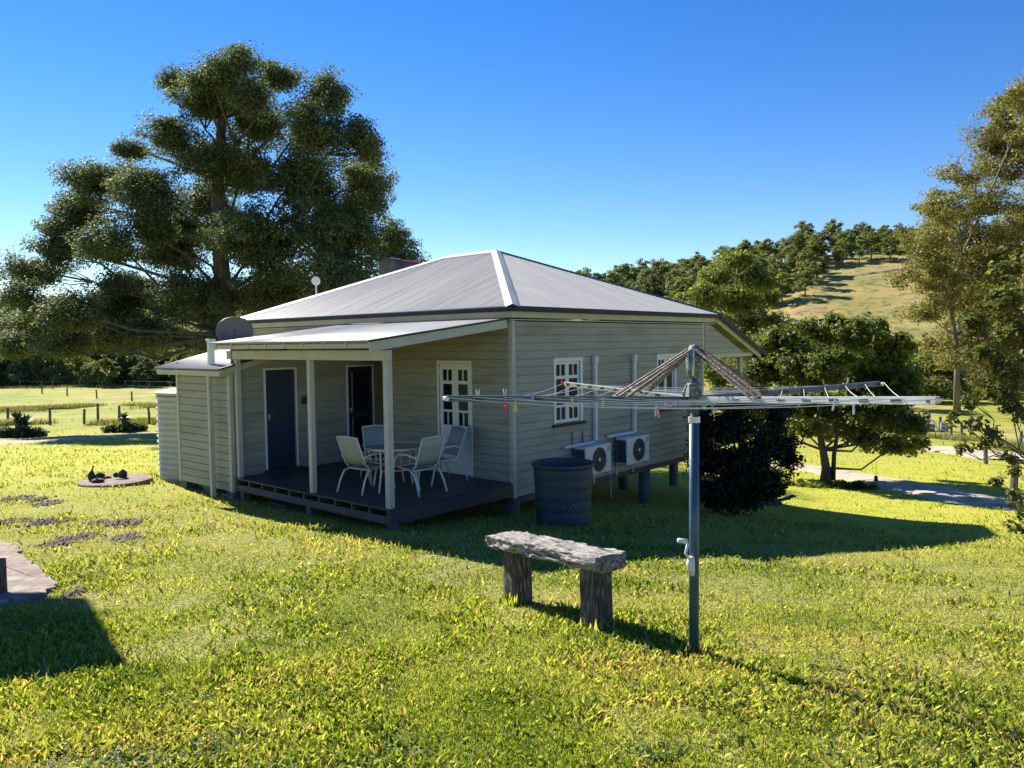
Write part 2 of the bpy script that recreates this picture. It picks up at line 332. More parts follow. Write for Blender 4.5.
# ---------------------------------------------------------------- HOUSE (local axes: x = a along right wall, y = b along porch wall)
house=hempty('timber_cottage',0,0,0)
tag(house,'cream weatherboard cottage on low stumps with grey corrugated hip roof and side porch','house')
hid=Vector(HW(0,0,0))
PITCHB=.14; GRV=.017
def siding(mb,ax,const,sgn,s0,s1,z0,z1,ops=(),lim=None,ph=0):
    """overlapping boards; ax 'a': wall runs along a at b=const; sgn = outward sign"""
    z=z0; 
    while z<z1-1e-6:
        zt=min(z+PITCHB,z1); cuts=sorted({z,min(zt,z+GRV),zt,*[q for o in ops for q in (o[2],o[3]) if z<q<zt],*([z+PITCHB*k/8 for k in range(1,8) if z+PITCHB*k/8<zt] if lim else [])})
        for u0,u1 in zip(cuts[:-1],cuts[1:]):
            zm=(u0+u1)/2; segs=[(s0,s1)]
            if lim: 
                l=lim(zm); segs=[(max(s0,l[0]),min(s1,l[1]))]
            for o in ops:
                if o[2]-1e-6<=zm<=o[3]+1e-6:
                    ns=[]
                    for (p,q) in segs:
                        if o[1]<=p or o[0]>=q: ns.append((p,q))
                        else:
                            if o[0]>p: ns.append((p,o[0]))
                            if o[1]<q: ns.append((o[1],q))
                    segs=ns
            for p,q in segs:
                if q-p<.005: continue
                # boards are cut in lengths with slight joints
                o0=.024-.004*((u0-z)/PITCHB); o1=.024-.004*((u1-z)/PITCHB)
                if u0-z<GRV-1e-6: o0=o1=-.002
                def P(s,off,zz): return (s,const+sgn*off,zz) if ax=='a' else (const+sgn*off,s,zz)
                mb.add([P(p,o0,u0),P(q,o0,u0),P(q,o1,u1),P(p,o1,u1),P(p,-.004,u0),P(q,-.004,u0),P(p,-.004,u1),P(q,-.004,u1)],
                       [(0,1,2,3),(0,4,5,1),(0,3,6,4),(1,5,7,2),(3,2,7,6)])
        z=zt
W1=(1.16,1.93,.93,2.06); W2=(4.78,5.5,.93,2.06)
FD=(.99,1.80,.0,2.05)
D1=(-2.04,-1.40,.02,1.95); D2=(-.14,.50,.02,1.95)
mb=MB()
siding(mb,'a',0,-1,0.03,6.88,-.26,2.78,[W1,W2]); w=mb.build('wall',MT['board'],house)
mb=MB(); siding(mb,'b',0,-1,.03,3.44,-.26,2.95,[FD]); mb.build('wall',MT['board'],house)
mb=MB(); siding(mb,'a',4.45,-1,-2.72,.9,-.12,2.9,[D1,D2],lim=lambda z:(max(-2.72,-3.02+(z+.10-2.465)/.12167),.9)); mb.build('wall',MT['board'],house)
mb=MB(); siding(mb,'b',.86,-1,3.44,4.45,-.12,2.9); mb.box(0,.86,3.42,3.44,-.1,2.9); mb.build('recess_wall',MT['board'],house)
# hut wing front
mb=MB(); siding(mb,'b',-2.75,-1,4.47,6.5,-.27,1.95); mb.build('wall',MT['board'],house)
mb=MB(); siding(mb,'a',6.52,1,-2.75,0,-.27,2.1); siding(mb,'b',0,-1,4.46,8.65,-.26,2.85); siding(mb,'a',8.65,1,0,6.9,-.26,2.85); siding(mb,'b',6.9,1,.03,8.65,-.26,2.85); mb.build('back_wall',MT['board'],house)
# gable infill above verandah beam at right
def roofz_v(a): return 2.95-(a-7.1)*.375
mb=MB(); siding(mb,'a',-.012,-1,6.92,9.65,2.08,2.86,lim=lambda z:(6.92,7.1+(2.95-.13-z)/.375)); mb.build('gable_infill',MT['board'],house)
# inner floor slab, ceiling blocks light
mb=MB(); mb.box(.04,6.84,.04,8.6,-.22,-.16); mb.box(-2.7,0.03,4.5,6.46,-.24,-.16); mb.build('floor_frame',MT['joist'],house)
mb=MB(); mb.box(.02,6.84,.03,8.6,2.70,2.74); mb.box(-2.7,.0,4.5,6.48,1.94,1.97); mb.build('ceiling_lining',MT['trim'],house)
mb=MB(); mb.box(.9,6.8,4.4,4.46,-.16,2.7); mb.box(3.3,3.34,.05,4.3,-.16,2.7); mb.build('partition',MT['trim'],house)
# corner boards
def corner(a,b,z0,z1,w=.085,sa=-1,sb=-1):
    mb=MB(); mb.box(a-.034 if sa<0 else a-.0,a+w-.034 if sa<0 else a+w,b-.034,b+w-.034,z0,z1); return mb
for nm,(a,b,z0,z1) in (('corner_board',(0,0,-.27,2.80)),('corner_board',(-2.75,4.45,-.27,1.97)),('corner_board',(-2.75,6.46,-.27,1.97)),('corner_board',(6.84,0,-.27,2.80))):
    corner(a,b,z0,z1).build('corner_board',MT['trim'],house,bevel=.004)
# fascia, gutter, soffit
zf0,zf1=2.84,3.02
mb=MB(); mb.box(-.10,7.40,-.105,-.08,zf0,2.955); mb.box(-.105,-.08,-.08,8.74,zf0,2.955); mb.box(7.38,7.40,-.08,8.74,zf0,2.955); mb.box(-.08,7.38,8.74,8.76,zf0,2.955); mb.build('fascia',MT['trim'],house,bevel=.003)
mb=MB(); mb.box(-.08,7.38,-.08,8.74,2.80,2.815); mb.build('eave_soffit',MT['trim'],house)
mb=MB()
def gut(a0,a1,b0,b1):
    mb.box(a0,a1,b0,b1,2.945,3.035)
gut(-.22,7.45,-.22,-.107); gut(-.22,-.107,-.107,8.88); mb.build('gutter',MT['navy'],house,bevel=.02)
# ---- corrugated hip roof
A0,A1,B0,B1=-.20,7.50,-.20,8.86; ZE=3.03
RA=3.65; RB0,RB1=3.66,5.28; ZR=4.575
def corr_face(mb,eave0,eave1,top,sec,amp=.010,pitch=.0762,nv=6):
    """eave0->eave1 line; top(s)-> 3D top point for coordinate s; straight sheet lines; normals up"""
    e0=Vector(eave0);e1=Vector(eave1);Ln=(e1-e0).length;d=(e1-e0)/Ln; n=int(Ln/pitch*nv); 
    S=np.linspace(0,Ln,n+1); pv=None; 
    for i,s in enumerate(S):
        h=amp*math.cos(2*math.pi*s/pitch)
        b=e0+d*s; t=Vector(top(s)); b=b+Vector((0,0,h)); t=t+Vector((0,0,h))
        mb.v.append(tuple(b)); mb.v.append(tuple(t))
    o=len(mb.v)-2*(n+1)
    for i in range(n): mb.f.append((o+2*i,o+2*i+2,o+2*i+3,o+2*i+1))
rise=ZR-ZE
def topR(s):  # right face: eave along a at b=B0
    a=A0+s
    if a<=RA: k=(a-A0)/(RA-A0)
    else: k=(A1-a)/(A1-RA)
    return (a,B0+(RB0-B0)*k,ZE+rise*k)
def topF(s):  # front-left face: eave along b at a=A0
    b=B0+s
    k=1 if RB0<=b<=RB1 else ((b-B0)/(RB0-B0) if b<RB0 else (B1-b)/(B1-RB1))
    return (A0+(RA-A0)*k,b,ZE+rise*k)
def topB(s):
    b=B0+s
    k=1 if RB0<=b<=RB1 else ((b-B0)/(RB0-B0) if b<RB0 else (B1-b)/(B1-RB1))
    return (A1-(A1-RA)*k,b,ZE+rise*k)
def topL(s):
    a=A0+s; k=(a-A0)/(RA-A0) if a<=RA else (A1-a)/(A1-RA)
    return (a,B1-(B1-RB1)*k,ZE+rise*k)
mb=MB()
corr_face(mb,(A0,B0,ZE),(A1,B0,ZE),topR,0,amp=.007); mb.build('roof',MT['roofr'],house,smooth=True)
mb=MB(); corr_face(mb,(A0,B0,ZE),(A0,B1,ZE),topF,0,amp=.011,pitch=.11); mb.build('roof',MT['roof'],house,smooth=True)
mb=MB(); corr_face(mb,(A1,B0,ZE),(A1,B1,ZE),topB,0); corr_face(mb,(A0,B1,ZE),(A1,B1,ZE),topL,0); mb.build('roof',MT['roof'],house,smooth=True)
def capstrip(p,q,n1,n2,w=.17,l=.03):
    p=Vector(p);q=Vector(q);d=(q-p).normalized(); m=MB()
    n1=Vector(n1);n2=Vector(n2)
    s1=(n1-d*n1.dot(d)).normalized()*w; s2=(n2-d*n2.dot(d)).normalized()*w; u=Vector((0,0,l))
    m.add([p+u,q+u,q+s1+u*.45,p+s1+u*.45,q+s2+u*.45,p+s2+u*.45,p+s1,q+s1,p+s2,q+s2],[(0,1,2,3),(1,0,5,4),(3,2,7,6),(4,5,8,9)])
    return m
gR=(0,(RB0-B0),rise); gF=(RA-A0,0,rise)
downR=Vector((0,-1,-rise/(RB0-B0))); downF=Vector((-1,0,-rise/(RA-A0))); downB=Vector((1,0,-rise/(A1-RA))); downL=Vector((0,1,-rise/(B1-RB1)))
alongb=Vector((0,1,0)); 
for p,q,n1,n2,w_ in (((A0,B0,ZE),(RA,RB0,ZR),Vector((0,1,0))*1+Vector((-0,0,0)),Vector((1,0,0)),.19),):
    # hip at camera corner: sides run on the front face (+b) and the right face (+a)
    m=capstrip(p,q,Vector((0,1,0)),Vector((1,0,0)),.12,.035); m.build('hip_cap',MT['cap'],house)
capstrip((RA,RB0,ZR),(RA,RB1,ZR),downF,downB,.17,.045).build('ridge_cap',MT['cap'],house)
capstrip((RA,RB1,ZR),(A0,B1,ZE),Vector((0,-1,0)),Vector((1,0,0)),.15,.04).build('hip_cap',MT['cap'],house)
capstrip((RA,RB0,ZR),(A1,B0,ZE),Vector((0,1,0)),Vector((-1,0,0)),.12,.03).build('hip_cap',MT['navy'],house)
# verandah roof beyond right wall end
mb=MB()
VE=(10.02,2.03)
def vt(s): return (7.46,B0+s,2.99)
corr_face(mb,(VE[0],B0,VE[1]),(VE[0],B1,VE[1]),vt,0); mb.build('verandah_roof',MT['roof'],house,smooth=True)
mb=MB(); mb.bar((7.36,-.215,2.99),(10.04,-.215,2.02),.03,.10); mb.box(9.98,10.09,-.2,8.86,1.93,2.03); mb.build('verandah_gutter',MT['navy'],house)
mb=MB(); mb.bar((7.36,-.11,2.90),(9.95,-.11,1.96),.03,.10); mb.build('barge_board',MT['trim'],house)
mb=MB(); mb.box(6.92,9.66,-.02,.07,1.98,2.08); mb.box(9.57,9.66,.07,8.6,1.98,2.08); mb.build('verandah_beam',MT['trim'],house,bevel=.003)
for b in (.0,2.9,5.8,8.5):
    m=MB(); m.box(8.95 if b==0 else 9.57,9.04 if b==0 else 9.66,b,b+.09,-.02,1.98); m.build('verandah_post',MT['trim'],house,bevel=.005)
mb=MB(); mb.box(6.92,9.66,0,8.6,-.08,0); mb.box(6.92,9.66,-.03,-.002,-.24,-.02); mb.build('verandah_floor',MT['deck'],house)
# stumps
for a in (0.1,2.3,4.45,6.8,9.4):
    for b in (.12,2.2,4.3,6.4,8.4):
        if a==2.3 and b==.12: continue
        p=HW(a,b); zz=g(p[0],p[1]); m=MB(); m.lathe([(.13,zz-.1),(.13,-.31)],(a,b),16); m.box(a-.19,a+.19,b-.19,b+.19,-.31,-.29); m.box(a-.06,a+.06,b-.06,b+.06,-.29,-.2); m.build('stump',MT['stump'],house,smooth=False)
for a,b in ((-2.6,4.6),(-2.6,6.45),(-1.2,6.45),(-2.6,5.5)):
    p=HW(a,b); zz=g(p[0],p[1]); m=MB(); m.box(a-.13,a+.13,b-.13,b+.13,zz-.1,-.275); m.build('stump',MT['stump'],house,bevel=.01)
# bearers along wall foot
mb=MB(); mb.box(.0,6.86,.01,.06,-.38,-.262); mb.box(.01,.06,.06,3.4,-.38,-.262); mb.box(.1,6.8,4.2,4.3,-.33,-.22); mb.build('bearer',MT['joist'],house)
# ---- porch
mb=MB()
bb=.02
for i in range(int(2.74/.095)+8):
    a=-2.74+i*.095
    if a>.86: break
    b0=.02 if a<-.05 else 3.46
    mb.box(a,min(a+.09,.85),b0,4.42,-.022,0)
for i in range(0,1): pass
mb.build('deck_boards',MT['deck'],house)
mb=MB()
b=.06
while b<4.55:
    mb.box(-2.715,-.04,b,b+.045,-.115,-.023); b+=.43
mb.box(-2.72,.8,4.425,4.52,-.115,-.001)
mb.build('joists',MT['joist'],house)
mb=MB(); mb.box(-2.725,-2.68,-.0,4.52,-.235,-.116); mb.build('deck_bearer',MT['joist'],house,bevel=.003)
mb=MB(); mb.box(-2.74,-.035,-.012,.018,-.235,-.024); mb.build('side_fascia',MT['deck'],house)
for bq in (.1,2.2,4.3):
    p=HW(-2.6,bq); m=MB(); m.box(-2.66,-2.54,bq-.06,bq+.06,g(p[0],p[1])-.1,-.236); m.build('stump',MT['stump'],house)
for bq,w_ in ((.085,.10),(2.03,.09),(4.33,.09)):
    m=MB(); m.box(-2.72-w_/2+.06,-2.72+w_/2+.06,bq-w_/2,bq+w_/2,.0,2.175); 
    m.build('porch_post',MT['trim'],house,bevel=.006)
# beam
mb=MB(); mb.box(-2.71,-2.62,.02,4.62,2.175,2.33); mb.build('porch_beam',MT['trim'],house,bevel=.004)
LZ=lambda a: 2.465+(a+3.02)*(2.83-2.465)/3.0
mb=MB()
for b in np.arange(.1,4.6,.55):
    mb.bar((-2.98,b,LZ(-2.98)-.065),(-.04,b,LZ(-.04)-.065),.045,.09)
mb.build('rafters',MT['trim'],house)
mb=MB()
def lt(s): return (-.11,.0+s,LZ(-.11)+.0)
corr_face(mb,(-3.06,0.0,LZ(-3.06)),(-3.06,4.62,LZ(-3.06)),lt,0,amp=.015)
r_=mb.build('porch_roof',MT['roofl'],house,smooth=True); sm=r_.modifiers.new('s','SOLIDIFY'); sm.thickness=.004
mb=MB(); mb.bar((-3.02,.035,LZ(-3.02)-.085),(-.08,.035,LZ(-.08)-.085),.03,.14); mb.build('porch_barge',MT['trim'],house,bevel=.003)
mb=MB(); mb.bar((-3.05,.012,LZ(-3.05)+.0),(-.1,.012,LZ(-.1)+.0),.05,.022); mb.build('barge_flashing',MT['navy'],house)
mb=MB(); mb.box(-2.97,-2.95,.06,4.58,2.36,2.43); mb.build('porch_fascia',MT['trim'],house)
# blocks
# ---- hut wing roof
HZ=lambda a: 1.995+(a+3.02)*.245
mb=MB()
def lt2(s): return (-.12,4.33+s,HZ(-.12))
corr_face(mb,(-3.02,4.33,HZ(-3.02)),(-3.02,6.93,HZ(-3.02)),lt2,0,amp=.011)
r_=mb.build('wing_roof',MT['roofl'],house,smooth=True); sm=r_.modifiers.new('s','SOLIDIFY'); sm.thickness=.004
mb=MB(); mb.box(-2.99,-2.965,4.37,6.88,1.87,1.965); mb.build('wing_fascia',MT['trim'],house)
mb=MB(); mb.bar((-2.965,4.36,HZ(-2.965)-.07),(-.3,4.36,HZ(-.3)-.07),.025,.12); mb.build('wing_barge',MT['trim'],house)
mb=MB(); mb.bar((-3.0,4.335,HZ(-3.0)+.005),(-.3,4.335,HZ(-.3)+.005),.05,.03); mb.build('barge_flashing',MT['navy'],house)
mb=MB(); siding(mb,'a',6.52,1,-2.75,-.1,1.95,2.7,lim=lambda z:(-3.02+(z+.12-1.995)/.245,0)); siding(mb,'a',4.46,-1,-2.72,-.1,1.95,2.6,lim=lambda z:(-3.02+(z+.12-1.995)/.245,0)); mb.build('wall',MT['board'],house)
p=HW(-2.92,4.86); mb=MB(); mb.box(-2.965,-2.885,4.82,4.90,g(p[0],p[1])-.05,1.9); mb.build('wing_post',MT['trim'],house,bevel=.005)
# vent pipe through wing roof
mb=MB(); mb.box(-2.80,-2.70,5.06,5.16,2.04,2.50); mb.box(-2.815,-2.685,5.045,5.175,2.50,2.55); mb.build('vent_pipe',MT['white'],house,bevel=.004)
# ---- windows & doors
def place(ax,const,sgn):
    def f(s0,s1,o0,o1,z0,z1,mb):
        lo,hi=sorted((const+sgn*o0,const+sgn*o1))
        if ax=='a': mb.box(s0,s1,lo,hi,z0,z1)
        else: mb.box(lo,hi,s0,s1,z0,z1)
    return f
def leaf(pf,s0,s1,z0,z1,rows,m,parent,nm='casement',st=.05,panel=None,kids=True):
    """rows: list of (frac0,frac1,ncols) from the top; frame built from stiles and rails; real glass set behind"""
    mb=MB(); H=z1-z0; o0,o1=-.035,.005
    pf(s0,s0+st,o0,o1,z0,z1,mb); pf(s1-st,s1,o0,o1,z0,z1,mb)
    ed=[1.0]
    prev=0.
    for (t0,t1,nc) in rows:
        pf(s0+st,s1-st,o0,o1,z1-t0*H,z1-prev*H,mb); prev=t1
        for k in range(1,nc):
            x=s0+st+(s1-s0-2*st)*k/nc; pf(x-.012,x+.012,o0+.01,o1-.004,z1-t1*H,z1-t0*H,mb)
    pf(s0+st,s1-st,o0 if not panel else o0,o1,z0,z1-prev*H,mb)
    fr=mb.build(nm,m,parent)
    if panel:
        mb=MB(); pf(s0+st+.03,s1-st-.03,o1-.001,o1+.012,z1-panel[1]*H,z1-panel[0]*H,mb); mb.build('door_panel',m,fr,bevel=.006)
    mb=MB(); pf(s0+st*.5,s1-st*.5,-.024,-.018,z1-rows[-1][1]*H,z1-rows[0][0]*H,mb); mb.build('pane',MT['glass'],fr)
    return fr
WR=[(.05,.23,2),(.28,.70,1),(.74,.94,2)]
for (s0,s1,z0,z1) in (W1,W2):
    pf=place('a',0,-1); mb=MB()
    pf(s0-.045,s0+.0,-.06,.035,z0-.02,z1+.06,mb); pf(s1,s1+.075,-.06,.035,z0-.02,z1+.06,mb); pf(s0,s1,-.06,.035,z1,z1+.06,mb)
    fr=mb.build('window_frame',MT['white'],house,bevel=.003)
    mb=MB(); pf(s0-.09,s1+.12,-.02,.07,z0-.075,z0-.02,mb); mb.build('sill',MT['navy'],fr)
    mb=MB(); pf(s0-.07,s1+.10,.0,.06,z1+.061,z1+.08,mb); mb.build('head_flashing',MT['trim'],fr)
    mid=(s0+s1)/2
    leaf(pf,s0+.004,mid-.002,z0-.018,z1-.003,WR,MT['white'],house); leaf(pf,mid+.002,s1-.004,z0-.018,z1-.003,WR,MT['white'],house)
pf=place('b',0,-1); s0,s1,z0,z1=FD; mb=MB()
pf(s0-.045,s0,-.06,.035,0.002,z1+.05,mb); pf(s1,s1+.045,-.06,.035,.002,z1+.05,mb); pf(s0,s1,-.06,.035,z1,z1+.05,mb); mb.build('door_frame',MT['white'],house,bevel=.003)
mid=(s0+s1)/2; DR=[(.055,.155,2),(.185,.42,1),(.44,.56,2)]
for q0,q1 in ((s0+.003,mid-.002),(mid+.002,s1-.003)):
    d=leaf(pf,q0,q1,.012,z1-.004,DR,MT['white'],house,'french_door',.075,(.63,.93))
    for hz in (.25,1.0,1.85):
        m=MB(); xx=q0 if q0<mid-.1 else q1; m.tube([(-.012,xx,hz),(-.012,xx,hz+.09)],.009,6); m.build('hinge',MT['galv'],d)
m=MB(); m.box(-.05,-.01,mid-.06,mid-.045,.95,1.06); m.build('handle',MT['galv'],house) if False else None
for k,(s0,s1,z0,z1) in enumerate((D1,D2)):
    pf=place('a',4.45,-1); mb=MB()
    pf(s0-.04,s0,-.05,.035,z0,z1+.04,mb); pf(s1,s1+.04,-.05,.035,z0,z1+.04,mb); pf(s0,s1,-.05,.035,z1,z1+.04,mb); mb.build('door_frame',MT['white'],house,bevel=.003)
    if k==0:
        mb=MB(); pf(s0+.003,s1-.003,-.04,-.01,z0,z1-.003,mb); d=mb.build('blue_door',MT['bluedoor'],house)
        mb=MB()
        for q in ((.07,.26),(.38,.57)):
            for zz in ((.15,.75),(.95,1.75)): pf(s0+q[0],s0+q[1],-.012,.0,z0+zz[0],z0+zz[1],mb)
        mb.build('door_panel',MT['bluedoor'],d,bevel=.008)
    else:
        d=leaf(pf,s0+.003,s1-.003,z0,z1-.003,[(.06,.5,1),(.55,.92,1)],MT['bluedoor'],house,'screen_door',.08)
    m=MB(); bb=4.45+.0
    pf(s0+.05,s0+.07,.0,.04,1.0,1.10,m); m.build('handle',MT['galv'],d)
mb=MB(); mb.box(-1.27,-1.18,4.37,4.42,1.25,1.40); mb.build('meter_box',MT['black'],house,bevel=.006)
mb=MB(); mb.box(-2.1,-1.36,4.2,4.42,0.001,.05); mb.build('door_step',MT['deck'],house)
# downpipe style conduits on the right wall
for a,z0 in ((2.36,.50),(3.76,.52)):
    m=MB(); m.box(a-.045,a+.045,-.10,-.03,z0,2.02); m.box(a-.06,a+.06,-.115,-.028,2.0,2.14); m.build('pipe_duct',MT['ac'],house,bevel=.008)
for a0,a1,zz in ((1.35,2.31,.44),(2.75,3.71,.5)):
    m=MB(); m.box(a0,a1,-.11,-.035,zz,zz+.06); m.build('pipe_duct',MT['ac'],house,bevel=.01)
# small wire under AC
m=MB(); m.tube([(2.9,-.06,-.1),(2.9,-.06,-.75)],.006,5); m.build('drain_hose',MT['ac'],house)
# conduits near AC1
for a in (1.62,1.95):
    m=MB(); m.tube([(a,-.06,.42),(a,-.06,.72)],.012,6); m.build('conduit',MT['black'],house)
# ---------------------------------------------------------------- air conditioners
def make_ac():
    r=hempty('air_conditioner',3.03,-.36,-.06)
    w,d,h=.84,.28,.55
    m=MB(); m.box(0,w,0,d,0,h); m.build('casing',MT['ac'],r,bevel=.02)
    m=MB(); 
    m.box(-.006,.0,.03,d-.03,.05,h-.05); m.build('side_coil',MT['fin'],r)
    m=MB()
    for k in range(8): m.box(-.014,-.006,.02,d-.02,.06+k*.06,.068+k*.06)
    for k in range(4): m.box(-.016,-.012,.04+k*.065,.048+k*.065,.05,h-.05)
    m.build('coil_guard',MT['black'],r)
    # fan recess ring
    cx,cz,R=.43,.275,.235
    m=MB(); n=40; o=0; vs=[];fs=[]
    for (rr,yy) in ((R+.012,-.001),(R,-.008),(R-.012,-.001)):
        for k in range(n):
            a=2*math.pi*k/n; vs.append((cx+rr*math.cos(a),yy,cz+rr*math.sin(a)))
    for j in range(2):
        for k in range(n): fs.append((j*n+k,j*n+(k+1)%n,(j+1)*n+(k+1)%n,(j+1)*n+k))
    m.add(vs,fs); m.build('fan_ring',MT['ac'],r,smooth=True)
    m=MB(); vs=[(cx,-.002,cz)]+[(cx+(R-.011)*math.cos(2*math.pi*k/n),-.002,cz+(R-.011)*math.sin(2*math.pi*k/n)) for k in range(n)]
    m.add(vs,[(0,k+1,(k+1)%n+1) for k in range(n)]); m.build('fan_opening',MT['black'],r)
    m=MB()
    for rr in np.arange(.05,R,.03): 
        m.tube([(cx+rr*math.cos(2*math.pi*k/24),-.012,cz+rr*math.sin(2*math.pi*k/24)) for k in range(25)],.0028,4,False)
    for k in range(12):
        a=2*math.pi*k/12; m.bar((cx+.05*math.cos(a),-.014,cz+.05*math.sin(a)),(cx+R*math.cos(a),-.014,cz+R*math.sin(a)),.004,.004)
    m.lathe([(.0,-.0),(.05,0)],(0,0),4) if False else None
    m.build('fan_grille',MT['fin'],r)
    m=MB(); m.tube([(cx,-.018,cz),(cx,-.006,cz)],.035,16); m.build('fan_hub',MT['ac'],r)
    m=MB()
    for k in range(5): m.box(.70,.82-(k%2)*.03,-.004,0.0,.50-k*.022,.508-k*.022)
    m.build('label_lines',MT['black'],r)
    for x in (.1,.70):
        m=MB(); m.box(x,x+.035,-.02,.36,-.03,-.002); m.box(x,x+.035,.32,.345,-.25,-.03); m.build('bracket',MT['galv'],r)
    return r
ac=make_ac(); tag(ac,'cream air conditioner on the wall, further from the corner, fully visible','air conditioner','wall air conditioners')
refresh(); ac2=copy_tree(ac); ac2.location=Vector(HW(1.63,-.36,-.09)); ac2['label']='cream air conditioner on the wall half hidden behind the dark round tub'
# ---------------------------------------------------------------- tub, tank
tb=HW(.33,-.86); tc=(0.80,12.2); tz=g(*tc)
tub=empty('garden_tub',(tc[0],tc[1],tz)); tag(tub,'large round dark blue-green ribbed tub standing in shade against the wall corner','tub')
m=MB(); pr=[(.425,-.03),(.435,.05)]
for k in range(5):
    z=.10+k*.17; rr=.435+.045*(z/1.0); pr+=[(rr,z),(rr+.001,z+.05),(rr+.0015,z+.12),(rr-.002,z+.14)]
pr+=[(.482,.93),(.50,.94),(.50,.985),(.475,.985),(.465,.93),(.42,.2),(.0,.2)]
m.lathe(pr,n=48,capt=False); m.build('tub_shell',MT['tub'],tub,smooth=True)
m=MB(); m.lathe([(.502,.94),(.512,.96),(.502,.985)],n=48,capb=False,capt=False); m.build('rim',MT['tub'],tub,smooth=True)
for sx in(-1,1):
    m=MB(); a0=-1.5+sx*.18; m.tube([(.47*math.cos(a0+t*.1),.47*math.sin(a0+t*.1)-.03,.33+.05*math.sin(max(0,(t+1))*1.57)) for t in (-1,-.5,0,.5,1)],.012,6); m.build('handle',MT['fin'],tub)
p=HW(-1.5,7.80); tz=g(p[0],p[1])
tank=empty('rainwater_tank',(p[0]+.02,p[1],tz)); tank.scale=(.95,.95,1.03); tag(tank,'round cream corrugated rainwater tank beside the small left wing','water tank')
m=MB(); pr=[(1.06,-.1)]; z=.0
while z<1.78:
    pr+=[(1.06,z),(1.10,z+.035),(1.115,z+.06),(1.10,z+.085),(1.06,z+.115)]; z+=.118
m.lathe(pr,n=56,capt=False); m.build('tank_wall',MT['tank'],tank,smooth=True)
m=MB(); m.lathe([(1.12,z),(1.12,z+.05),(1.05,z+.06),(.5,z+.14),(.0,z+.17)],n=56,capb=False,capt=False); m.build('tank_lid',MT['tank'],tank)
m=MB(); m.lathe([(.25,z+.1),(.25,z+.2),(.2,z+.22),(0,z+.22)],(.35,.3),20); m.build('strainer',MT['galv'],tank)
# ---------------------------------------------------------------- dishes, roof water heater
p=atd(235,331,17.4); dsh=empty('satellite_dish',(p[0],p[1],p[2]-.55),math.radians(18)); tag(dsh,'dark grey satellite dish facing us above the left wing roof','satellite dish')
m=MB(); vs=[];n=32;R=.40
for j in range(7):
    rr=R*j/6
    for k in range(n):
        a=2*math.pi*k/n; vs.append((rr*math.cos(a)*1.0,-.12*(rr/R)**2+.0,rr*math.sin(a)*.8+.55))
fs=[(j*n+k,j*n+(k+1)%n,(j+1)*n+(k+1)%n,(j+1)*n+k) for j in range(6) for k in range(n)]
m.add(vs,fs); o=m.build('reflector',MT['dish'],dsh,smooth=True); sm=o.modifiers.new('s','SOLIDIFY'); sm.thickness=.012
m=MB(); m.tube([(0,.05,-.3),(0,.05,.45),(0,.02,.55)],.022,8); m.build('mast',MT['galv'],dsh)
m=MB(); m.tube([(0,-.1,.25),(0,-.42,.42)],.012,6); m.box(-.035,.035,-.48,-.40,.40,.48); m.build('feed_arm',MT['black'],dsh)
p=atd(316,281,19.7); an=empty('aerial_disc',(p[0],p[1],p[2]-.5)); tag(an,'tiny white round aerial on a short pole behind the left roof hip','aerial')
m=MB(); m.tube([(0,0,-.1),(0,0,.42)],.022,8); m.build('pole',MT['galv'],an)
m=MB(); m.tube([(0,-.05,.5),(0,.0,.5)],[.105,.11],20); m.build('disc',MT['white'],an)
q0=atd(391,268,20.2); q1=atd(424,273,21.4)
wh=empty('roof_water_heater',((q0+q1)/2)); tag(wh,'dark red horizontal heater drum poking up behind the left roof ridge','water heater')
ax_=Vector(q1-q0); ax_.z=0; L_=ax_.length; wh.rotation_euler=(0,0,math.atan2(ax_.y,ax_.x))
m=MB(); m.tube([(-L_/2-.15,0,0),(-L_/2-.08,0,0),(L_/2+.3,0,0)],[.22,.27,.27],24); m.build('drum',MT['red'],wh,smooth=False)
m=MB(); m.tube([(-L_/2-.17,0,0),(-L_/2-.15,0,0),(-L_/2+.28,0,0)],[.2,.285,.285],24); m.build('end_cap',MT['plank'],wh)
m=MB(); m.bar((-.4,0,-.55),(-.4,0,-.2),.05,.05); m.bar((.4,0,-.55),(.4,0,-.2),.05,.05); m.build('stand',MT['galv'],wh)
# ---------------------------------------------------------------- table and chairs
tp=(-1.96,12.78)
tbl=empty('patio_table',(tp[0],tp[1],0)); tag(tbl,'round glass patio table with white rim among the porch chairs','table')
m=MB(); m.lathe([(.0,.705),(.50,.705),(.50,.712),(.0,.712)],n=40); m.build('glass_top',MT['tglass'],tbl)
m=MB(); m.lathe([(.50,.69),(.525,.69),(.53,.71),(.525,.725),(.50,.72),(.50,.69)],n=40,capb=False,capt=False); m.build('rim',MT['fwhite'],tbl,smooth=True)
for k in range(4):
    a=math.pi/4+k*math.pi/2+.3; m=MB(); m.tube([(.47*math.cos(a),.47*math.sin(a),0),(.40*math.cos(a),.40*math.sin(a),.35),(.42*math.cos(a),.42*math.sin(a),.69)],.016,8); m.build('leg',MT['fwhite'],tbl)
m=MB(); m.tube([(.40*math.cos(k*math.pi/2+math.pi/4+.3),.40*math.sin(k*math.pi/2+math.pi/4+.3),.34) for k in range(5)],.01,6); m.build('stretcher',MT['fwhite'],tbl)
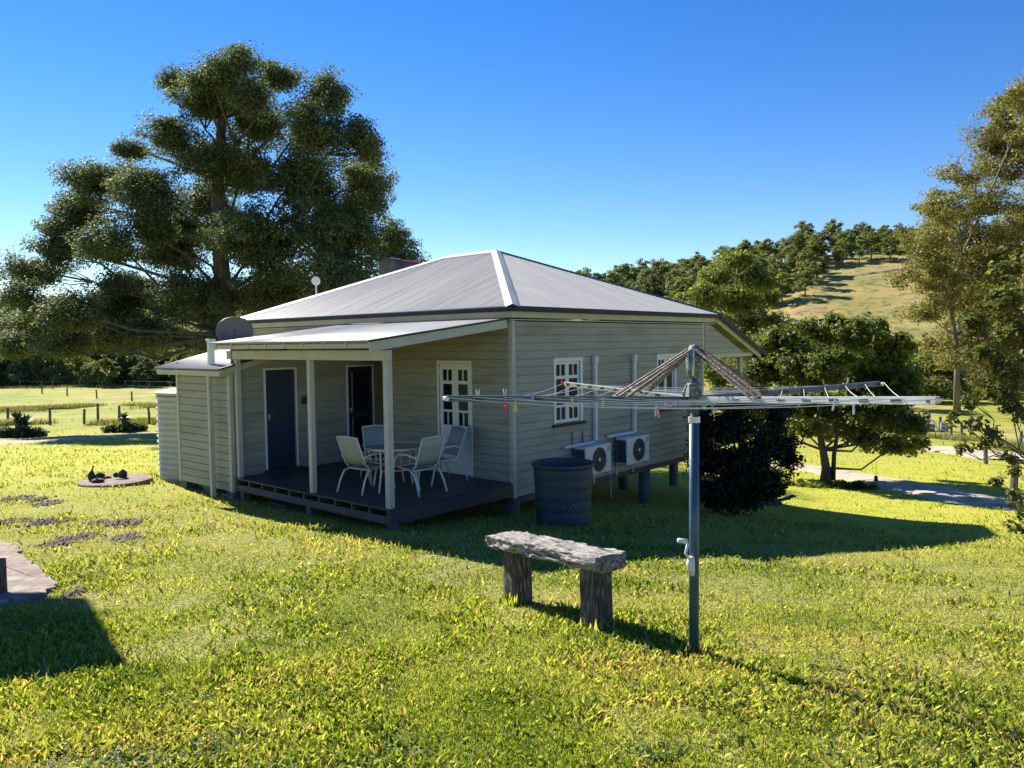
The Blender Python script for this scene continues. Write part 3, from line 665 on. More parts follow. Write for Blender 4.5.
def make_chair(x,y,ang,label,sl):
    r=empty('patio_chair',(x,y,0),ang); tag(r,label,'chair','sling chairs round the porch table')
    # faces +y ; front at y=+.27
    hw=.26
    m=MB(); pts=[(-hw+.03,.24,.41),(-hw+.03,-.18,.38),(-hw+.03,-.27,.47),(-hw+.03,-.45,.92)]
    m.tube(pts,.014,8); m.tube([(-p[0],p[1],p[2]) for p in pts],.014,8); m.tube([(pts[3][0],pts[3][1],.92),(0,pts[3][1]-.03,.935),(-pts[3][0],pts[3][1],.92)],.014,8); m.tube([pts[0],(-pts[0][0],pts[0][1],pts[0][2])],.013,8)
    m.tube([(pts[1][0],-.2,.375),(-pts[1][0],-.2,.375)],.013,8); m.build('frame',MT['fwhite'],r,smooth=True)
    for s in (-1,1):
        m=MB(); m.tube([(s*(hw+.03),.34,0),(s*(hw+.02),.27,.25),(s*(hw+.01),.25,.42),(s*(hw+.02),.20,.56),(s*(hw+.03),.08,.63),(s*(hw+.03),-.12,.64),(s*(hw),-.29,.60),(s*(hw-.02),-.33,.585)],.017,8); m.build('arm_leg',MT['fwhite'],r,smooth=True)
        m=MB(); m.tube([(s*(hw-.01),-.15,.385),(s*(hw+.01),-.27,.34),(s*(hw+.02),-.35,.2),(s*(hw+.03),-.42,0)],.017,8); m.build('rear_leg',MT['fwhite'],r,smooth=True)
    m=MB(); n=8; w_=hw-.035
    vs=[];fs=[]
    prof=[(.24,.41),(.1,.395),(-.05,.375),(-.17,.375)]
    for y_,z_ in prof:
        for k in range(n+1): t=-1+2*k/n; vs.append((t*w_,y_,z_-.02*(1-t*t)))
    for j in range(3):
        for k in range(n): fs.append((j*(n+1)+k,j*(n+1)+k+1,(j+1)*(n+1)+k+1,(j+1)*(n+1)+k))
    m.add(vs,fs); o=m.build('seat',sl,r,smooth=True); q=o.modifiers.new('s','SOLIDIFY'); q.thickness=.004
    m=MB(); vs=[];fs=[]
    prof=[(-.245,.45),(-.31,.58),(-.38,.75),(-.45,.925)]
    for y_,z_ in prof:
        for k in range(n+1): t=-1+2*k/n; vs.append((t*w_,y_-.02*(1-t*t),z_))
    for j in range(3):
        for k in range(n): fs.append((j*(n+1)+k,j*(n+1)+k+1,(j+1)*(n+1)+k+1,(j+1)*(n+1)+k))
    m.add(vs,fs); o=m.build('backrest',sl,r,smooth=True); q=o.modifiers.new('s','SOLIDIFY'); q.thickness=.004
    return r
def chair_from_feet(f0,f1,label,sl,flip=False):
    f0=np.array(f0);f1=np.array(f1); mid=(f0+f1)/2; d=np.array(tp)-mid[:2]; ang=math.atan2(d[1],d[0])-math.pi/2
    # align so that rear feet line matches f0-f1
    e=f1-f0; n=np.array([-e[1],e[0]]); 
    if n@d<0:n=-n
    ang=math.atan2(n[1],n[0])-math.pi/2
    fwd=n/np.linalg.norm(n); c=mid[:2]+fwd*.42
    return make_chair(c[0],c[1],ang,label,sl)
chair_from_feet((-2.887,12.52),(-2.431,12.197),'sling chair with sage backrest nearest the front left of the porch table','' or MT['sling'])
chair_from_feet((-1.474,12.027),(-1.089,12.426),'sling chair with sage backrest in front of the table, right of the near post',MT['sling'])
make_chair(-1.30,13.38,math.radians(128),'grey sling chair standing in front of the white french doors',MT['slingblue'])
make_chair(-2.32,13.55,math.radians(-155),'grey sling chair beyond the table, in front of the far blue door',MT['slingblue'])
# ---------------------------------------------------------------- clothesline
pp_=gnd(694,655); cx0,cy0=pp_[0],pp_[1]; gz=pp_[2]; HZC=CZ-(399-339.9)/F*cy0  # arm hub height
hoist=empty('rotary_clothesline',(cx0,cy0,gz)); tag(hoist,'rotary clothesline with blue-grey mast, rusty struts and pale wires on the lawn','clothesline')
def hl(p): return (p[0]-cx0,p[1]-cy0,p[2]-gz)
zt=CZ-(349-339.9)/F*cy0
m=MB(); m.tube([(0,0,-.1),(0,0,HZC-gz-.14)],.034,20); m.build('mast',MT['mast'],hoist,smooth=True)
m=MB(); m.tube([(0,0,HZC-gz-.15),(0,0,zt-gz-.05)],.026,16); m.build('inner_tube',MT['mast'],hoist,smooth=True)
m=MB(); m.tube([(0,0,HZC-gz-.16),(0,0,HZC-gz-.12)],.041,16); m.build('collar',MT['galv'],hoist)
zz=zt-gz
m=MB(); m.lathe([(.03,zz-.20),(.05,zz-.17),(.058,zz-.10),(.055,zz-.04),(.05,zz-.01),(.03,zz+.025),(.0,zz+.035)],n=16); 
m.build('mast_head',MT['cast'],hoist,smooth=True)
m=MB(); m.tube([(-.02,-.055,zz-.18),(-.02,-.07,zz-.08),(-.015,-.05,zz)],.007,6); m.tube([(-.05,-.03,zz-.02),(-.05,-.05,zz-.14)],.006,6); m.build('head_rib',MT['galv'],hoist)
zh=HZC-gz
m=MB(); m.box(-.045,.045,-.045,.045,zh-.02,zh+.11); m.box(-.055,.055,-.055,.055,zh-.02,zh+.02); m.build('slider_hub',MT['cast'],hoist,bevel=.01)
m=MB(); m.tube([(-.06,-.04,zh+.10),(-.085,-.05,zh+.05),(-.075,-.05,zh),(-.05,-.04,zh-.01)],.008,8); m.tube([(-.05,-.04,zh),(-.14,-.06,zh-.02)],.007,6); m.build('hub_handle',MT['cast'],hoist)
ARM=[(math.radians(24.7),2.06),(math.radians(114.7),2.04),(math.radians(204.7),2.095),(math.radians(294.7),2.12)]
RL=1.80; tips=[]
for i,(th,zt_) in enumerate(ARM):
    d=np.array([math.cos(th),math.sin(th)]); tip=np.array([d[0]*RL,d[1]*RL,zt_+.0-gz]); tips.append(tip)
    m=MB(); side=Vector((-d[1],d[0],0))
    p0=Vector((d[0]*.05,d[1]*.05,zh)); p1=Vector(tip)
    # angle-section arm: web + flange with slots gaps
    mt=MT['galv'] if i in(1,3) else MT['arm']
    m.bar(p0,p1,.006,.036); m.bar(p0+side*.014+Vector((0,0,.018)),p1+side*.014+Vector((0,0,.018)),.03,.005)
    a=m.build('arm',mt,hoist)
    m=MB()
    for k in range(8):
        r=.35+k*.2; q=p0+(p1-p0)*(r/RL); q2=p0+(p1-p0)*((r+.06)/RL)
        off=side*-.0045
        m.bar(q+off,q2+off,.003,.014)
        m.bar(q-off,q2-off,.003,.014)
    m.build('slots',MT['black'],a)
    m=MB(); m.tube([p1-side*.022,p1+side*.022],.014,14); m.build('line_pulley',MT['galv'],a)
    # strut: pair of flat bars from the head down to r=.6
    top=Vector((d[0]*.04,d[1]*.04,zz)); ps=p0+(p1-p0)*(.60/RL)+Vector((0,0,.015))
    for o_ in (-.022,.022):
        m=MB(); m.bar(top+side*o_,ps+side*o_*1.2+Vector((0,0,.0)),.016,.010); 
        m.build('strut',MT['rust'],hoist)
    m=MB(); m.bar(top+Vector((0,0,-.03)),ps+Vector((0,0,-.02))-Vector((d[0]*.06,d[1]*.06,0)),.02,.012); m.tube([ps-side*.03,ps+side*.03],.008,8); m.build('strut',MT['rust'],hoist)
lines=[]
m=MB()
for i in range(4):
    for k in range(7):
        r=(.58+k*.21)/RL
        a=np.array([0,0,zh])*(1-r)+tips[i]*r; b=np.array([0,0,zh])*(1-r)+tips[(i+1)%4]*r
        a=a+[0,0,.01];b=b+[0,0,.01]
        sag=.012+.05*(r**2)*(1+.5*math.sin(i*3+k*2.1))
        pts=[a*(1-t)+b*t-np.array([0,0,sag*4*t*(1-t)]) for t in np.linspace(0,1,9)]
        m.tube(pts,.0022,5,False)
        lines.append(pts)
m.build('line_wire',MT['wire'],hoist)
# winder
m=MB(); hz_=CZ-(572-339.9)/F*cy0-gz
m.tube([(-.02,-.03,hz_-.03),(-.035,-.045,hz_+.05),(-.03,-.045,hz_+.1)],[.02,.03,.022],10); m.build('winder_box',MT['white'],hoist,smooth=True)
m=MB(); m.tube([(-.04,-.06,hz_+.08),(-.075,-.07,hz_+.13),(-.06,-.075,hz_+.20)],.010,8); m.tube([(-.065,-.075,hz_+.215),(-.13,-.085,hz_+.225)],.016,10); m.build('winder_handle',MT['white'],hoist,smooth=True)
# pegs
PC={'red':(.65,.03,.04),'yellow':(.65,.45,.05),'green':(.05,.42,.22),'blue':(.15,.30,.6),'white':(.75,.75,.72),'pink':(.7,.25,.35),'pale green':(.42,.62,.35),'grey':(.3,.32,.34)}
PM={k:mat('peg_'+k.replace(' ','_'),v,.4) for k,v in PC.items()}
LP=np.array([[np.array(p)+[cx0,cy0,gz] for p in l] for l in lines])
def make_peg(px,py,colr,where,tilt=0,upright=False):
    best=None
    for l in LP:
        for j in range(8):
            for t in np.linspace(0,1,12):
                q=l[j]*(1-t)+l[j+1]*t; u,v=proj(q); e=(u-px)**2+(v-(py-3 if not upright else py+3))**2*1.5
                if best is None or e<best[0]: best=(e,q,l[j+1]-l[j])
    q,dv=best[1],best[2]; r=empty('clothes_peg',q,math.atan2(dv[1],dv[0])); r.rotation_euler.y=tilt; r.scale=(.72,.72,.72)
    if upright: r.rotation_euler.x=math.pi
    tag(r,'%s clothes peg %s'%(colr,where),'clothes peg','clothes pegs on the wires')
    for s in(-1,1):
        m=MB(); m.add([(-.006,s*.003,.012),(.006,s*.003,.012),(.006,s*.010,.012),(-.006,s*.010,.012),(-.006,s*.004,-.02),(.006,s*.004,-.02),(.006,s*.010,-.02),(-.006,s*.010,-.02),(-.006,s*.012,-.068),(.006,s*.012,-.068),(.006,s*.018,-.068),(-.006,s*.018,-.068)],
          [(0,1,2,3),(0,4,5,1),(1,5,6,2),(2,6,7,3),(3,7,4,0),(4,8,9,5),(5,9,10,6),(6,10,11,7),(7,11,8,4),(8,11,10,9)]); m.build('jaw',PM[colr],r)
    m=MB(); m.tube([(0,-.013,-.022),(0,.013,-.022)],.006,8); m.build('spring',MT['galv'],r)
for a in ((507,410,'red','hanging left of the house corner',.1),(513,408,'yellow','next to the red peg near the house corner',-.1),(517,409,'pale green','rightmost of the three pegs at the house corner',.15),
  (562,381,'red','above the left window sill line',.2,True),(529,396,'blue','left end of the blue cluster, left of the window',.3,True),(534,398,'blue','right end of the blue cluster, left of the window',-.3,True),
  (572,402,'yellow','in front of the window bottom',.0),(604,403,'yellow','right of the window, before the pipe',.1),(655,409,'pale green','tallest of the pegs left of the mast',.05),(658,412,'pink','lowest left of the mast, touching the pale green one',-.1),
  (667,404,'pink','just left of the mast',.1),(706,405,'green','right beside the mast on its left-hand spot of a pair',.05),(711,409,'grey','right beside the green peg by the mast',-.05),
  (837,404,'white','under the right arm before the dark tree',.2),(856,410,'white','hanging low under the long right arm',.0),(504,392,'white','standing up on the left arm wires',0,True),(478,394,'white','standing on the wires before the french doors',0,True),
  (826,382,'yellow','standing on the back right arm',.3,True),(846,380,'white','standing on the back right arm near its tip',-.3,True)):
    make_peg(*a)
# ---------------------------------------------------------------- bench
b1=gnd(518,602); b2=gnd(596,627)
dv=b2-b1; ang=math.atan2(dv[1],dv[0]); Lb=math.hypot(dv[0],dv[1])
bench=empty('log_bench',b1,ang); tag(bench,'rough grey log bench on two dark timber posts in the sunny lawn','bench')
sl_=(b2[2]-b1[2])/Lb
def rough(prof_fn,n_len,n_c,amp,name,m,parent,closed=True,seed=1):
    vs=[];fs=[]
    for i in range(n_len):
        for k in range(n_c): vs.append(prof_fn(i/(n_len-1),2*math.pi*k/n_c))
    for i in range(n_len-1):
        for k in range(n_c): fs.append((i*n_c+k,i*n_c+(k+1)%n_c,(i+1)*n_c+(k+1)%n_c,(i+1)*n_c+k))
    fs.append(tuple(range(n_c))[::-1]); fs.append(tuple((n_len-1)*n_c+k for k in range(n_c)))
    mb=MB(); mb.add(vs,fs); o=mb.build(name,m,parent,smooth=True); return o
SH=.615
def seatp(t,a):
    x=-.27+t*(Lb+.46); n=float(vnoise(np.array(t*9.),np.array(a*2.2),7))-.5; n2=float(vnoise(np.array(t*30.),np.array(a*6.),8))-.5
    ca,sa=math.cos(a),math.sin(a)
    w=.165; h=.045
    y=w*np.sign(ca)*abs(ca)**.35; z=h*abs(sa)**.3 if sa>0 else .072*sa*(abs(sa)**-.25 if sa!=0 else 0)
    k=1+.16*n+.16*n2
    if sa<0: k+=.25*n
    return (x+(.02*n if t in(0,1) else 0),y*k,SH-.06+z*(k if sa<0 else 1)+.022*n2+.02*n+sl_*x)
rough(seatp,90,44,0,'seat',MT['wood'],bench)
for j,xc in enumerate((0.0,Lb)):
    def legp(t,a,xc=xc,j=j):
        z=-.12+t*(SH-.10+.12); n=float(vnoise(np.array(a*3.+j*9),np.array(t*1.2),9))-.5; n2=float(vnoise(np.array(a*9.+j*5),np.array(t*3.),10))-.5
        ca,sa=math.cos(a),math.sin(a); k=(1+.12*n+.12*n2)*(1.0-.05*t)
        return (xc+.115*np.sign(ca)*abs(ca)**.6*k,.105*np.sign(sa)*abs(sa)**.6*k,z+sl_*xc)
    rough(legp,26,44,0,'leg',MT['woodd'],bench)
# ---------------------------------------------------------------- septic lid with stones
dc=gnd(116,483); disc=empty('concrete_lid',dc); tag(disc,'round flat concrete lid in the lawn left of the wing','concrete lid')
dR=(150-82)/2/F*dc[1]
m=MB(); m.lathe([(dR,-.1),(dR,.06),(dR-.015,.075),(0,.08)],n=40,capt=False); m.build('slab',MT['disc'],disc)
m=MB(); m.lathe([(.12,.079),(.12,.092),(.10,.096),(0,.096)],(.1,.05),20,capt=False); m.build('cover_plate',MT['disc'],disc)
def stone(name,px,py,w,h,label,cat,seed,shape=None,zoff=.078,up_=None):
    r=ray(px,py); z0=dc[2]+zoff; p=at(px,py,z0); r_=np.random.default_rng(seed)
    bm=MB(); n=14; rows=9; vs=[];fs=[]
    for i in range(rows):
        t=i/(rows-1); 
        for k in range(n):
            a=2*math.pi*k/n; q=shape(t) if shape else (math.sin(math.pi*min(.97,max(.06,t*.85+.15)))**.7,0)
            rr=w/2*q[0]*(1+.25*(r_.random()-.5)); vs.append((rr*math.cos(a)+q[1]*w,rr*math.sin(a)*.8,h*t))
    for i in range(rows-1):
        for k in range(n): fs.append((i*n+k,i*n+(k+1)%n,(i+1)*n+(k+1)%n,(i+1)*n+k))
    fs.append(tuple(range(n))[::-1]); fs.append(tuple((rows-1)*n+k for k in range(n))); bm.add(vs,fs)
    o=bm.build(name,MT['rock'],None,smooth=True,loc=p); tag(o,label,cat,'dark stones on the concrete lid'); return o
S=dc[1]/F
stone('garden_stone',93,480.5,9*S,15*S,'tall upright dark stone at the left of the concrete lid','stone',1,lambda t:(.75+.25*math.sin(t*6)-.45*t,-.15*math.sin(t*4)))
stone('garden_stone',98,482,13*S,4*S,'low flat dark stone at the foot of the upright one','stone',2)
stone('garden_stone',100,478,10*S,6*S,'rounded dark stone right of the upright one','stone',3)
stone('garden_stone',105,478,12*S,2.5*S,'thin flat dark stone in the middle of the lid','stone',6)
stone('garden_stone',116,476.6,6*S,4.5*S,'small pointed dark stone near the lid centre','stone',4)
stone('garden_stone',123,478,9*S,9*S,'squat dark stone, rightmost on the concrete lid','stone',5)
# slabs under deck edge
for px,py,w,lab in ((236,497,.55,'grey stone slab lying at the porch front left corner'),(286,506,.7,'pale bluish flat slab on the grass under the porch edge')):
    p=gnd(px,py); m=MB(); m.box(-w/2,w/2,-.18,.18,-.03,.06); o=m.build('stone_slab',MT['conc'] if w<.6 else MT['stump'],None,bevel=.02,loc=Vector(p)); o.rotation_euler=(.05,.04,HR+1.4); tag(o,lab,'stone slab')
# dark post at the left edge
p=gnd(-1,597); m=MB(); m.box(-.055,.055,-.05,.05,-.2,.36); o=m.build('short_post',MT['woodd'],None,bevel=.01,loc=Vector(p)); tag(o,'short dark wooden post cut by the left edge of the photo','post')
# unseen canopy added past the left edge, shaped to cast the lower-left shadow
def shadow_caster():
    h=4.95; z0=g(-7.5,10); P=[(-8.06,11.8),(-6.6,9.74),(-7.2,9.35),(-10.4,7.0),(-12.4,12.0)]
    r=empty('shadow_caster',(-9.5,10,z0)); tag(r,'unseen open canopy added outside the left edge, shaped to cast the near lawn shadow','shadow_caster')
    m=MB(); n=len(P); zt_=z0+h-.15; vs=[(x+9.5,y-10,zt_-z0-.12) for x,y in P]+[(x+9.5,y-10,zt_-z0) for x,y in P]
    m.add(vs,[tuple(range(n))[::-1],tuple(range(n,2*n))]+[(i,(i+1)%n,n+(i+1)%n,n+i) for i in range(n)]); m.build('caster_roof',MT['roof'],r)
    for x,y in ((-8.6,11.3),(-7.9,9.3),(-10.3,7.4),(-12.0,11.7)):
        m=MB(); m.box(x+9.5-.06,x+9.5+.06,y-10-.06,y-10+.06,g(x,y)-z0-.2,zt_-z0-.12); m.build('caster_post',MT['trim'],r,bevel=.005)
shadow_caster()
# planks by dark shrub
pk=gnd(768,504)
r=empty('plank_pile',pk,.3); tag(r,'small heap of dark leaning planks at the foot of the dark shrub','plank pile')
for k,(p0,p1) in enumerate((((-.35,0,.05),(.55,-.1,.12)),((-.4,.15,.08),(.35,.3,.38)),((-.2,-.2,.03),(.6,-.25,.22)),((-.5,.1,.03),(.2,-.3,.06)),((-.3,.3,.1),(.1,.2,.35)))):
    m=MB(); m.bar(p0,p1,.16,.03); m.build('plank',MT['plank'],r)
# ---------------------------------------------------------------- fences
def fence(name,label,posts,h,rad,wires=3,group=None,wirem=None):
    P=[gnd(*p) if len(p)==2 else np.array(p) for p in posts]; r=empty(name,P[0]); tag(r,label,'fence',group)
    for i,p in enumerate(P):
        hh=h[i] if hasattr(h,'__len__') else h; rr=rad[i] if hasattr(rad,'__len__') else rad
        m=MB(); q=p-P[0]; tl=(random.random()-.5)*.08; m.tube([(q[0],q[1],q[2]-.3),(q[0]+tl,q[1],q[2]+hh*.5),(q[0]+tl*2,q[1],q[2]+hh)],[rr,rr*.95,rr*.85],8); m.build('post',MT['post'],r)
    m=MB()
    for k in range(wires):
        f_=.35+.6*k/max(1,wires-1)
        for i in range(len(P)-1):
            a=P[i]-P[0];b=P[i+1]-P[0]; ha=(h[i] if hasattr(h,'__len__') else h)*f_; hb=(h[i+1] if hasattr(h,'__len__') else h)*f_
            m.tube([(a[0],a[1],a[2]+ha),((a[0]+b[0])/2,(a[1]+b[1])/2,(a[2]+b[2])/2+(ha+hb)/2-.03),(b[0],b[1],b[2]+hb)],.004,4,False)
    if wires: m.build('wire',MT['galv'],r)
    return r
fence('paddock_fence','nearer wire fence with grey posts along the left paddock behind the spiky plants',[(-30,424),(8,424),(50,425),(84,424),(98,424),(119,424),(150,424),(185,423)],[1.1,1.1,1.15,1.0,1.35,1.2,1.1,1.1],.085)
fence('paddock_fence','middle wire fence with thin posts crossing the left paddock',[(-20,395),(42,393.5),(67,396),(97,398.5),(132,401),(175,404)],1.0,.09,2)
fence('paddock_fence','farthest low fence at the back of the left paddock below the trees',[(-10,388),(20,388),(42,389),(53,389),(80,388),(102,388),(125,388),(150,389),(200,390)],1.1,.08,2)
fence('paddock_fence','wire fence of short posts across the grass below the big gum trunk',[(925,431),(951,437),(962,437),(997,444),(1020,449),(1060,458)],1.0,.09,3)
fence('roadside_fence','stout weathered posts on the far side of the driveway at the right edge',[(986,464),(1012,508),(1075,545)],[.8,1.3,1.3],[.09,.10,.10],2)
# trough and white pipe arch
p=gnd(926,431); r=empty('water_trough',p,-.2); r.scale=(1.25,1.25,1.25); tag(r,'low grey cattle trough with a curved white pipe beyond the driveway','trough')
m=MB(); m.box(-1.1,.4,-.3,.3,0,.45); m.box(.75,1.15,-.2,.2,0,.5); m.build('basin',MT['conc'],r,bevel=.03)
m=MB(); m.tube([(-.6,-.35,.8),(-.1,-.35,.85),(.3,-.35,.6),(.5,-.35,.2),(.55,-.35,0)],.05,8); m.build('pipe',MT['white'],r)
for x,h in ((-1.3,.9),(-.6,1.1),(.3,1.0),(.9,.8)):
    m=MB(); m.tube([(x,.45,-.1),(x,.45,h)],.08,8); m.build('post',MT['post'],r)
# ---------------------------------------------------------------- vegetation
def leafquads(C,Nrm,ln,wd,rg,k=4):
    n=len(C); r1=rg.normal(size=(n,3)); Nrm=Nrm/np.linalg.norm(Nrm,axis=1,keepdims=True)
    U=np.cross(Nrm,r1); U/=np.linalg.norm(U,axis=1,keepdims=True)+1e-9; W=np.cross(Nrm,U)
    ln=np.asarray(ln).reshape(-1,1);wd=np.asarray(wd).reshape(-1,1)
    if k==4: P=[C-U*ln/2, C+W*wd/2-U*ln*.05, C+U*ln/2-Nrm*ln*.12, C-W*wd/2-U*ln*.05]
    else: P=[C+(U*math.cos(a)*ln/2+W*math.sin(a)*wd/2) for a in np.arange(k)*2*math.pi/k]
    V=np.stack(P,1).reshape(-1,3); return V,np.arange(n*k).reshape(n,k)
def crown(lobes,nsub,nleaf,subr,ln,asp,rg,flat=.7,shell=.55):
    vols=np.array([l[3]*l[4]*l[5] for l in lobes])**.67; pr=vols/vols.sum(); CC=[];LI=[]
    for i,l in enumerate(lobes):
        n=max(3,int(nsub*pr[i])); d=rg.normal(size=(n,3)); d/=np.linalg.norm(d,axis=1,keepdims=True)
        rr=(shell+(1-shell)*rg.random((n,1)))*(rg.random((n,1))**.25)
        CC.append(np.array(l[:3])+d*rr*np.array(l[3:6])); LI.append(np.full(n,i))
    CC=np.concatenate(CC);LI=np.concatenate(LI)
    m=nleaf//len(CC); sr=subr*(.6+.8*rg.random(len(CC)))
    d=rg.normal(size=(len(CC),m,3)); d/=np.linalg.norm(d,axis=2,keepdims=True)
    rad=rg.random((len(CC),m,1))**.45
    P=CC[:,None]+d*rad*sr[:,None,None]*np.array([1,1,flat])
    Nn=d*.6+np.array([0,0,.7])+rg.normal(size=d.shape)*.55
    sz=ln*(.6+.8*rg.random(P.shape[:2]))
    V,Fq=leafquads(P.reshape(-1,3),Nn.reshape(-1,3),sz.ravel(),sz.ravel()*asp,rg)
    cr=rg.random(len(CC)); rn=np.clip(.25*cr[:,None]+.75*rg.random(P.shape[:2]),0,1).ravel()
    return V,Fq,np.repeat(rn,4),CC,LI
def tree(name,label,cat,base,trunk,r0,lobes,nleaf,ln,lm,bm_,group=None,nsub=120,subr=.6,asp=.5,seed=1,limbs=True,twigs=5,flat=.7,shell=.55,trunk_name='trunk',limr=.28,kind=None):
    rg=np.random.default_rng(seed); r=empty(name,base); tag(r,label,cat,group,kind)
    V,Fq,rn,CC,LI=crown(lobes,nsub,nleaf,subr,ln,asp,rg,flat,shell)
    npmesh('crown',V,Fq,4,lm,r,rn)
    m=MB(); T=np.array(trunk,float); n=len(T); rads=[r0*(1.35 if i==0 else 1)*(1-.75*i/(n-1)) for i in range(n)]
    m.tube([tuple(t) for t in T],rads,12)
    if limbs:
        for i,l in enumerate(lobes):
            c=np.array(l[:3]); 
            # attach point: trunk point lower than the lobe
            dist=np.linalg.norm((T-c)*np.array([1,1,1.0]),axis=1)+np.where(T[:,2]>c[2]-.1*abs(c[2]),50,0); j=int(np.argmin(dist)); 
            if j==0 and n>2: j=1
            a=T[j]; L_=np.linalg.norm(c-a); mid=a*.5+c*.5+rg.normal(size=3)*L_*.06+np.array([0,0,-.06*L_]); rr=min(rads[j]*.7,max(limr*r0,.02*L_*.5))
            q=a*.22+c*.78+rg.normal(size=3)*L_*.05
            m.tube([a,mid,q,c],[rr,rr*.7,rr*.5,rr*.3],7,False)
            idx=np.where(LI==i)[0]; rg.shuffle(idx)
            for k in idx[:twigs]:
                e=CC[k]; s0=q if rg.random()<.5 else c; mm=(s0+e)/2+rg.normal(size=3)*.08*np.linalg.norm(e-s0); m.tube([s0,mm,e],[rr*.35,rr*.25,rr*.1],5,False)
    m.build(trunk_name,bm_,r,smooth=True); return r
def pxlobes(L,D,base,rg,ddep=.12,depr=1.0):
    out=[]
    for l in L:
        px,py,rx,ry=l[:4]; dd=l[4] if len(l)>4 else rg.uniform(-1,1)*ddep*D
        Yd=D+dd; p=atd(px,py,Yd)-base; s=Yd/F; out.append((p[0],p[1],p[2],rx*s,max(rx,ry)*s*depr,ry*s))
    return out
def pxpts(L,D,base): return [tuple(atd(px,py,D+dd)-base) for px,py,dd in L]
rg=np.random.default_rng(3)
# big fig-like tree
D=42.; p=atd(228,384,D); base=np.array([p[0],p[1],g(p[0],p[1])])
BL=[(228,66,28,20),(205,80,26,15),(172,78,16,9),(279,78,24,15),(250,95,30,18),(327,96,22,24),(206,104,34,19),(363,143,21,25),(258,122,38,24),(309,130,38,28),(170,134,28,22),(223,162,46,28),(301,180,48,33),(366,192,28,36),
 (99,181,37,19),(80,212,32,22),(146,190,36,28),(60,250,28,16),(40,272,34,16),(22,296,22,14),(107,245,36,20),(180,232,50,32),(258,240,58,36),(335,232,52,36),(392,243,28,24),(279,292,58,34),(193,296,50,32),(120,300,40,24),(70,312,34,20),(40,322,36,18),(20,345,28,14),
 (340,280,50,30),(150,335,50,20),(215,335,45,25),(60,345,30,14),(100,335,30,14),(398,262,22,14),(60,230,20,12),(130,150,18,10)]
lob=pxlobes([(a,b,c*1.12,d*1.26) for a,b,c,d in BL+[(150,225,30,20),(210,200,28,18),(130,285,30,14),(245,175,30,20),(165,255,30,14),(345,225,30,24)]],D,base,rg,.09,1.0)
tk=[(0,0,-.3)]+pxpts([(227,335,0),(224,295,0),(219,240,0),(218,180,.5),(222,120,0),(226,70,0)],D,base)
tree('fig_tree','huge dark green spreading tree towering behind the left of the cottage','tree',base,tk,.62,lob,520000,.155,LM['fig'],MT['bark'],None,nsub=3600,subr=.74,asp=.5,seed=4,twigs=10,flat=.62,shell=.22,limr=.17)
# big gum right
D=72.; p=gnd(957,415); D=p[1]; base=p
BL=[(1012,112,22,22),(990,140,24,16),(965,172,22,14),(1010,165,30,22),(940,205,26,16),(985,205,32,20),(925,240,24,15),(965,245,30,18),(1010,245,30,26),(905,275,18,9),(945,282,28,15),(990,290,32,20),(925,310,24,12),(970,325,26,16),(1012,330,24,22),(1060,130,40,40),(1060,200,40,45),(1065,290,40,45),(935,345,18,10),(1040,90,26,20)]
lob=pxlobes([(a,b,c*1.3,d*1.35) for a,b,c,d in BL+[(935,262,26,18),(950,225,24,16),(1000,300,30,22),(960,300,26,18),(985,355,30,14),(1010,365,30,16),(1030,140,26,24),(1030,230,26,30),(975,270,30,20),(1020,100,20,14),(1000,385,26,12),(1035,330,24,30),(950,362,20,9)]],D,base,rg,.07,1.0)
tk=[(0,0,-.3)]+pxpts([(957,370,0),(955,335,0),(950,300,0),(962,255,0),(985,205,0),(1008,150,0)],D,base)
tree('gum_tree','tall sparse golden-olive gum tree with pale trunk at the right edge','tree',base,tk,.27,lob,150000,.29,LM['gum'],MT['gumbark'],None,nsub=1700,subr=1.05,asp=.42,seed=7,twigs=9,flat=.55,shell=.35)
# mid gum over the roof
D=115.; p=atd(740,384,D); base=np.array([p[0],p[1],g(p[0],p[1])])
BL=[(738,260,22,11),(718,276,26,14),(755,280,22,15),(702,296,24,15),(738,303,30,17),(768,297,14,18),(715,325,32,18),(752,328,28,18),(775,325,14,16),(695,322,18,12)]
lob=pxlobes(BL,D,base,rg,.05,1.0)
tk=[(0,0,-.3)]+pxpts([(740,360,0),(740,325,0),(736,295,0),(738,262,0)],D,base)
tree('gum_tree','broad olive-green gum tree seen just past the right end of the roof','tree',base,tk,.5,lob,26000,.55,LM['olive'],MT['gumbark'],None,nsub=320,subr=1.5,asp=.45,seed=8,twigs=7,flat=.6,shell=.4)
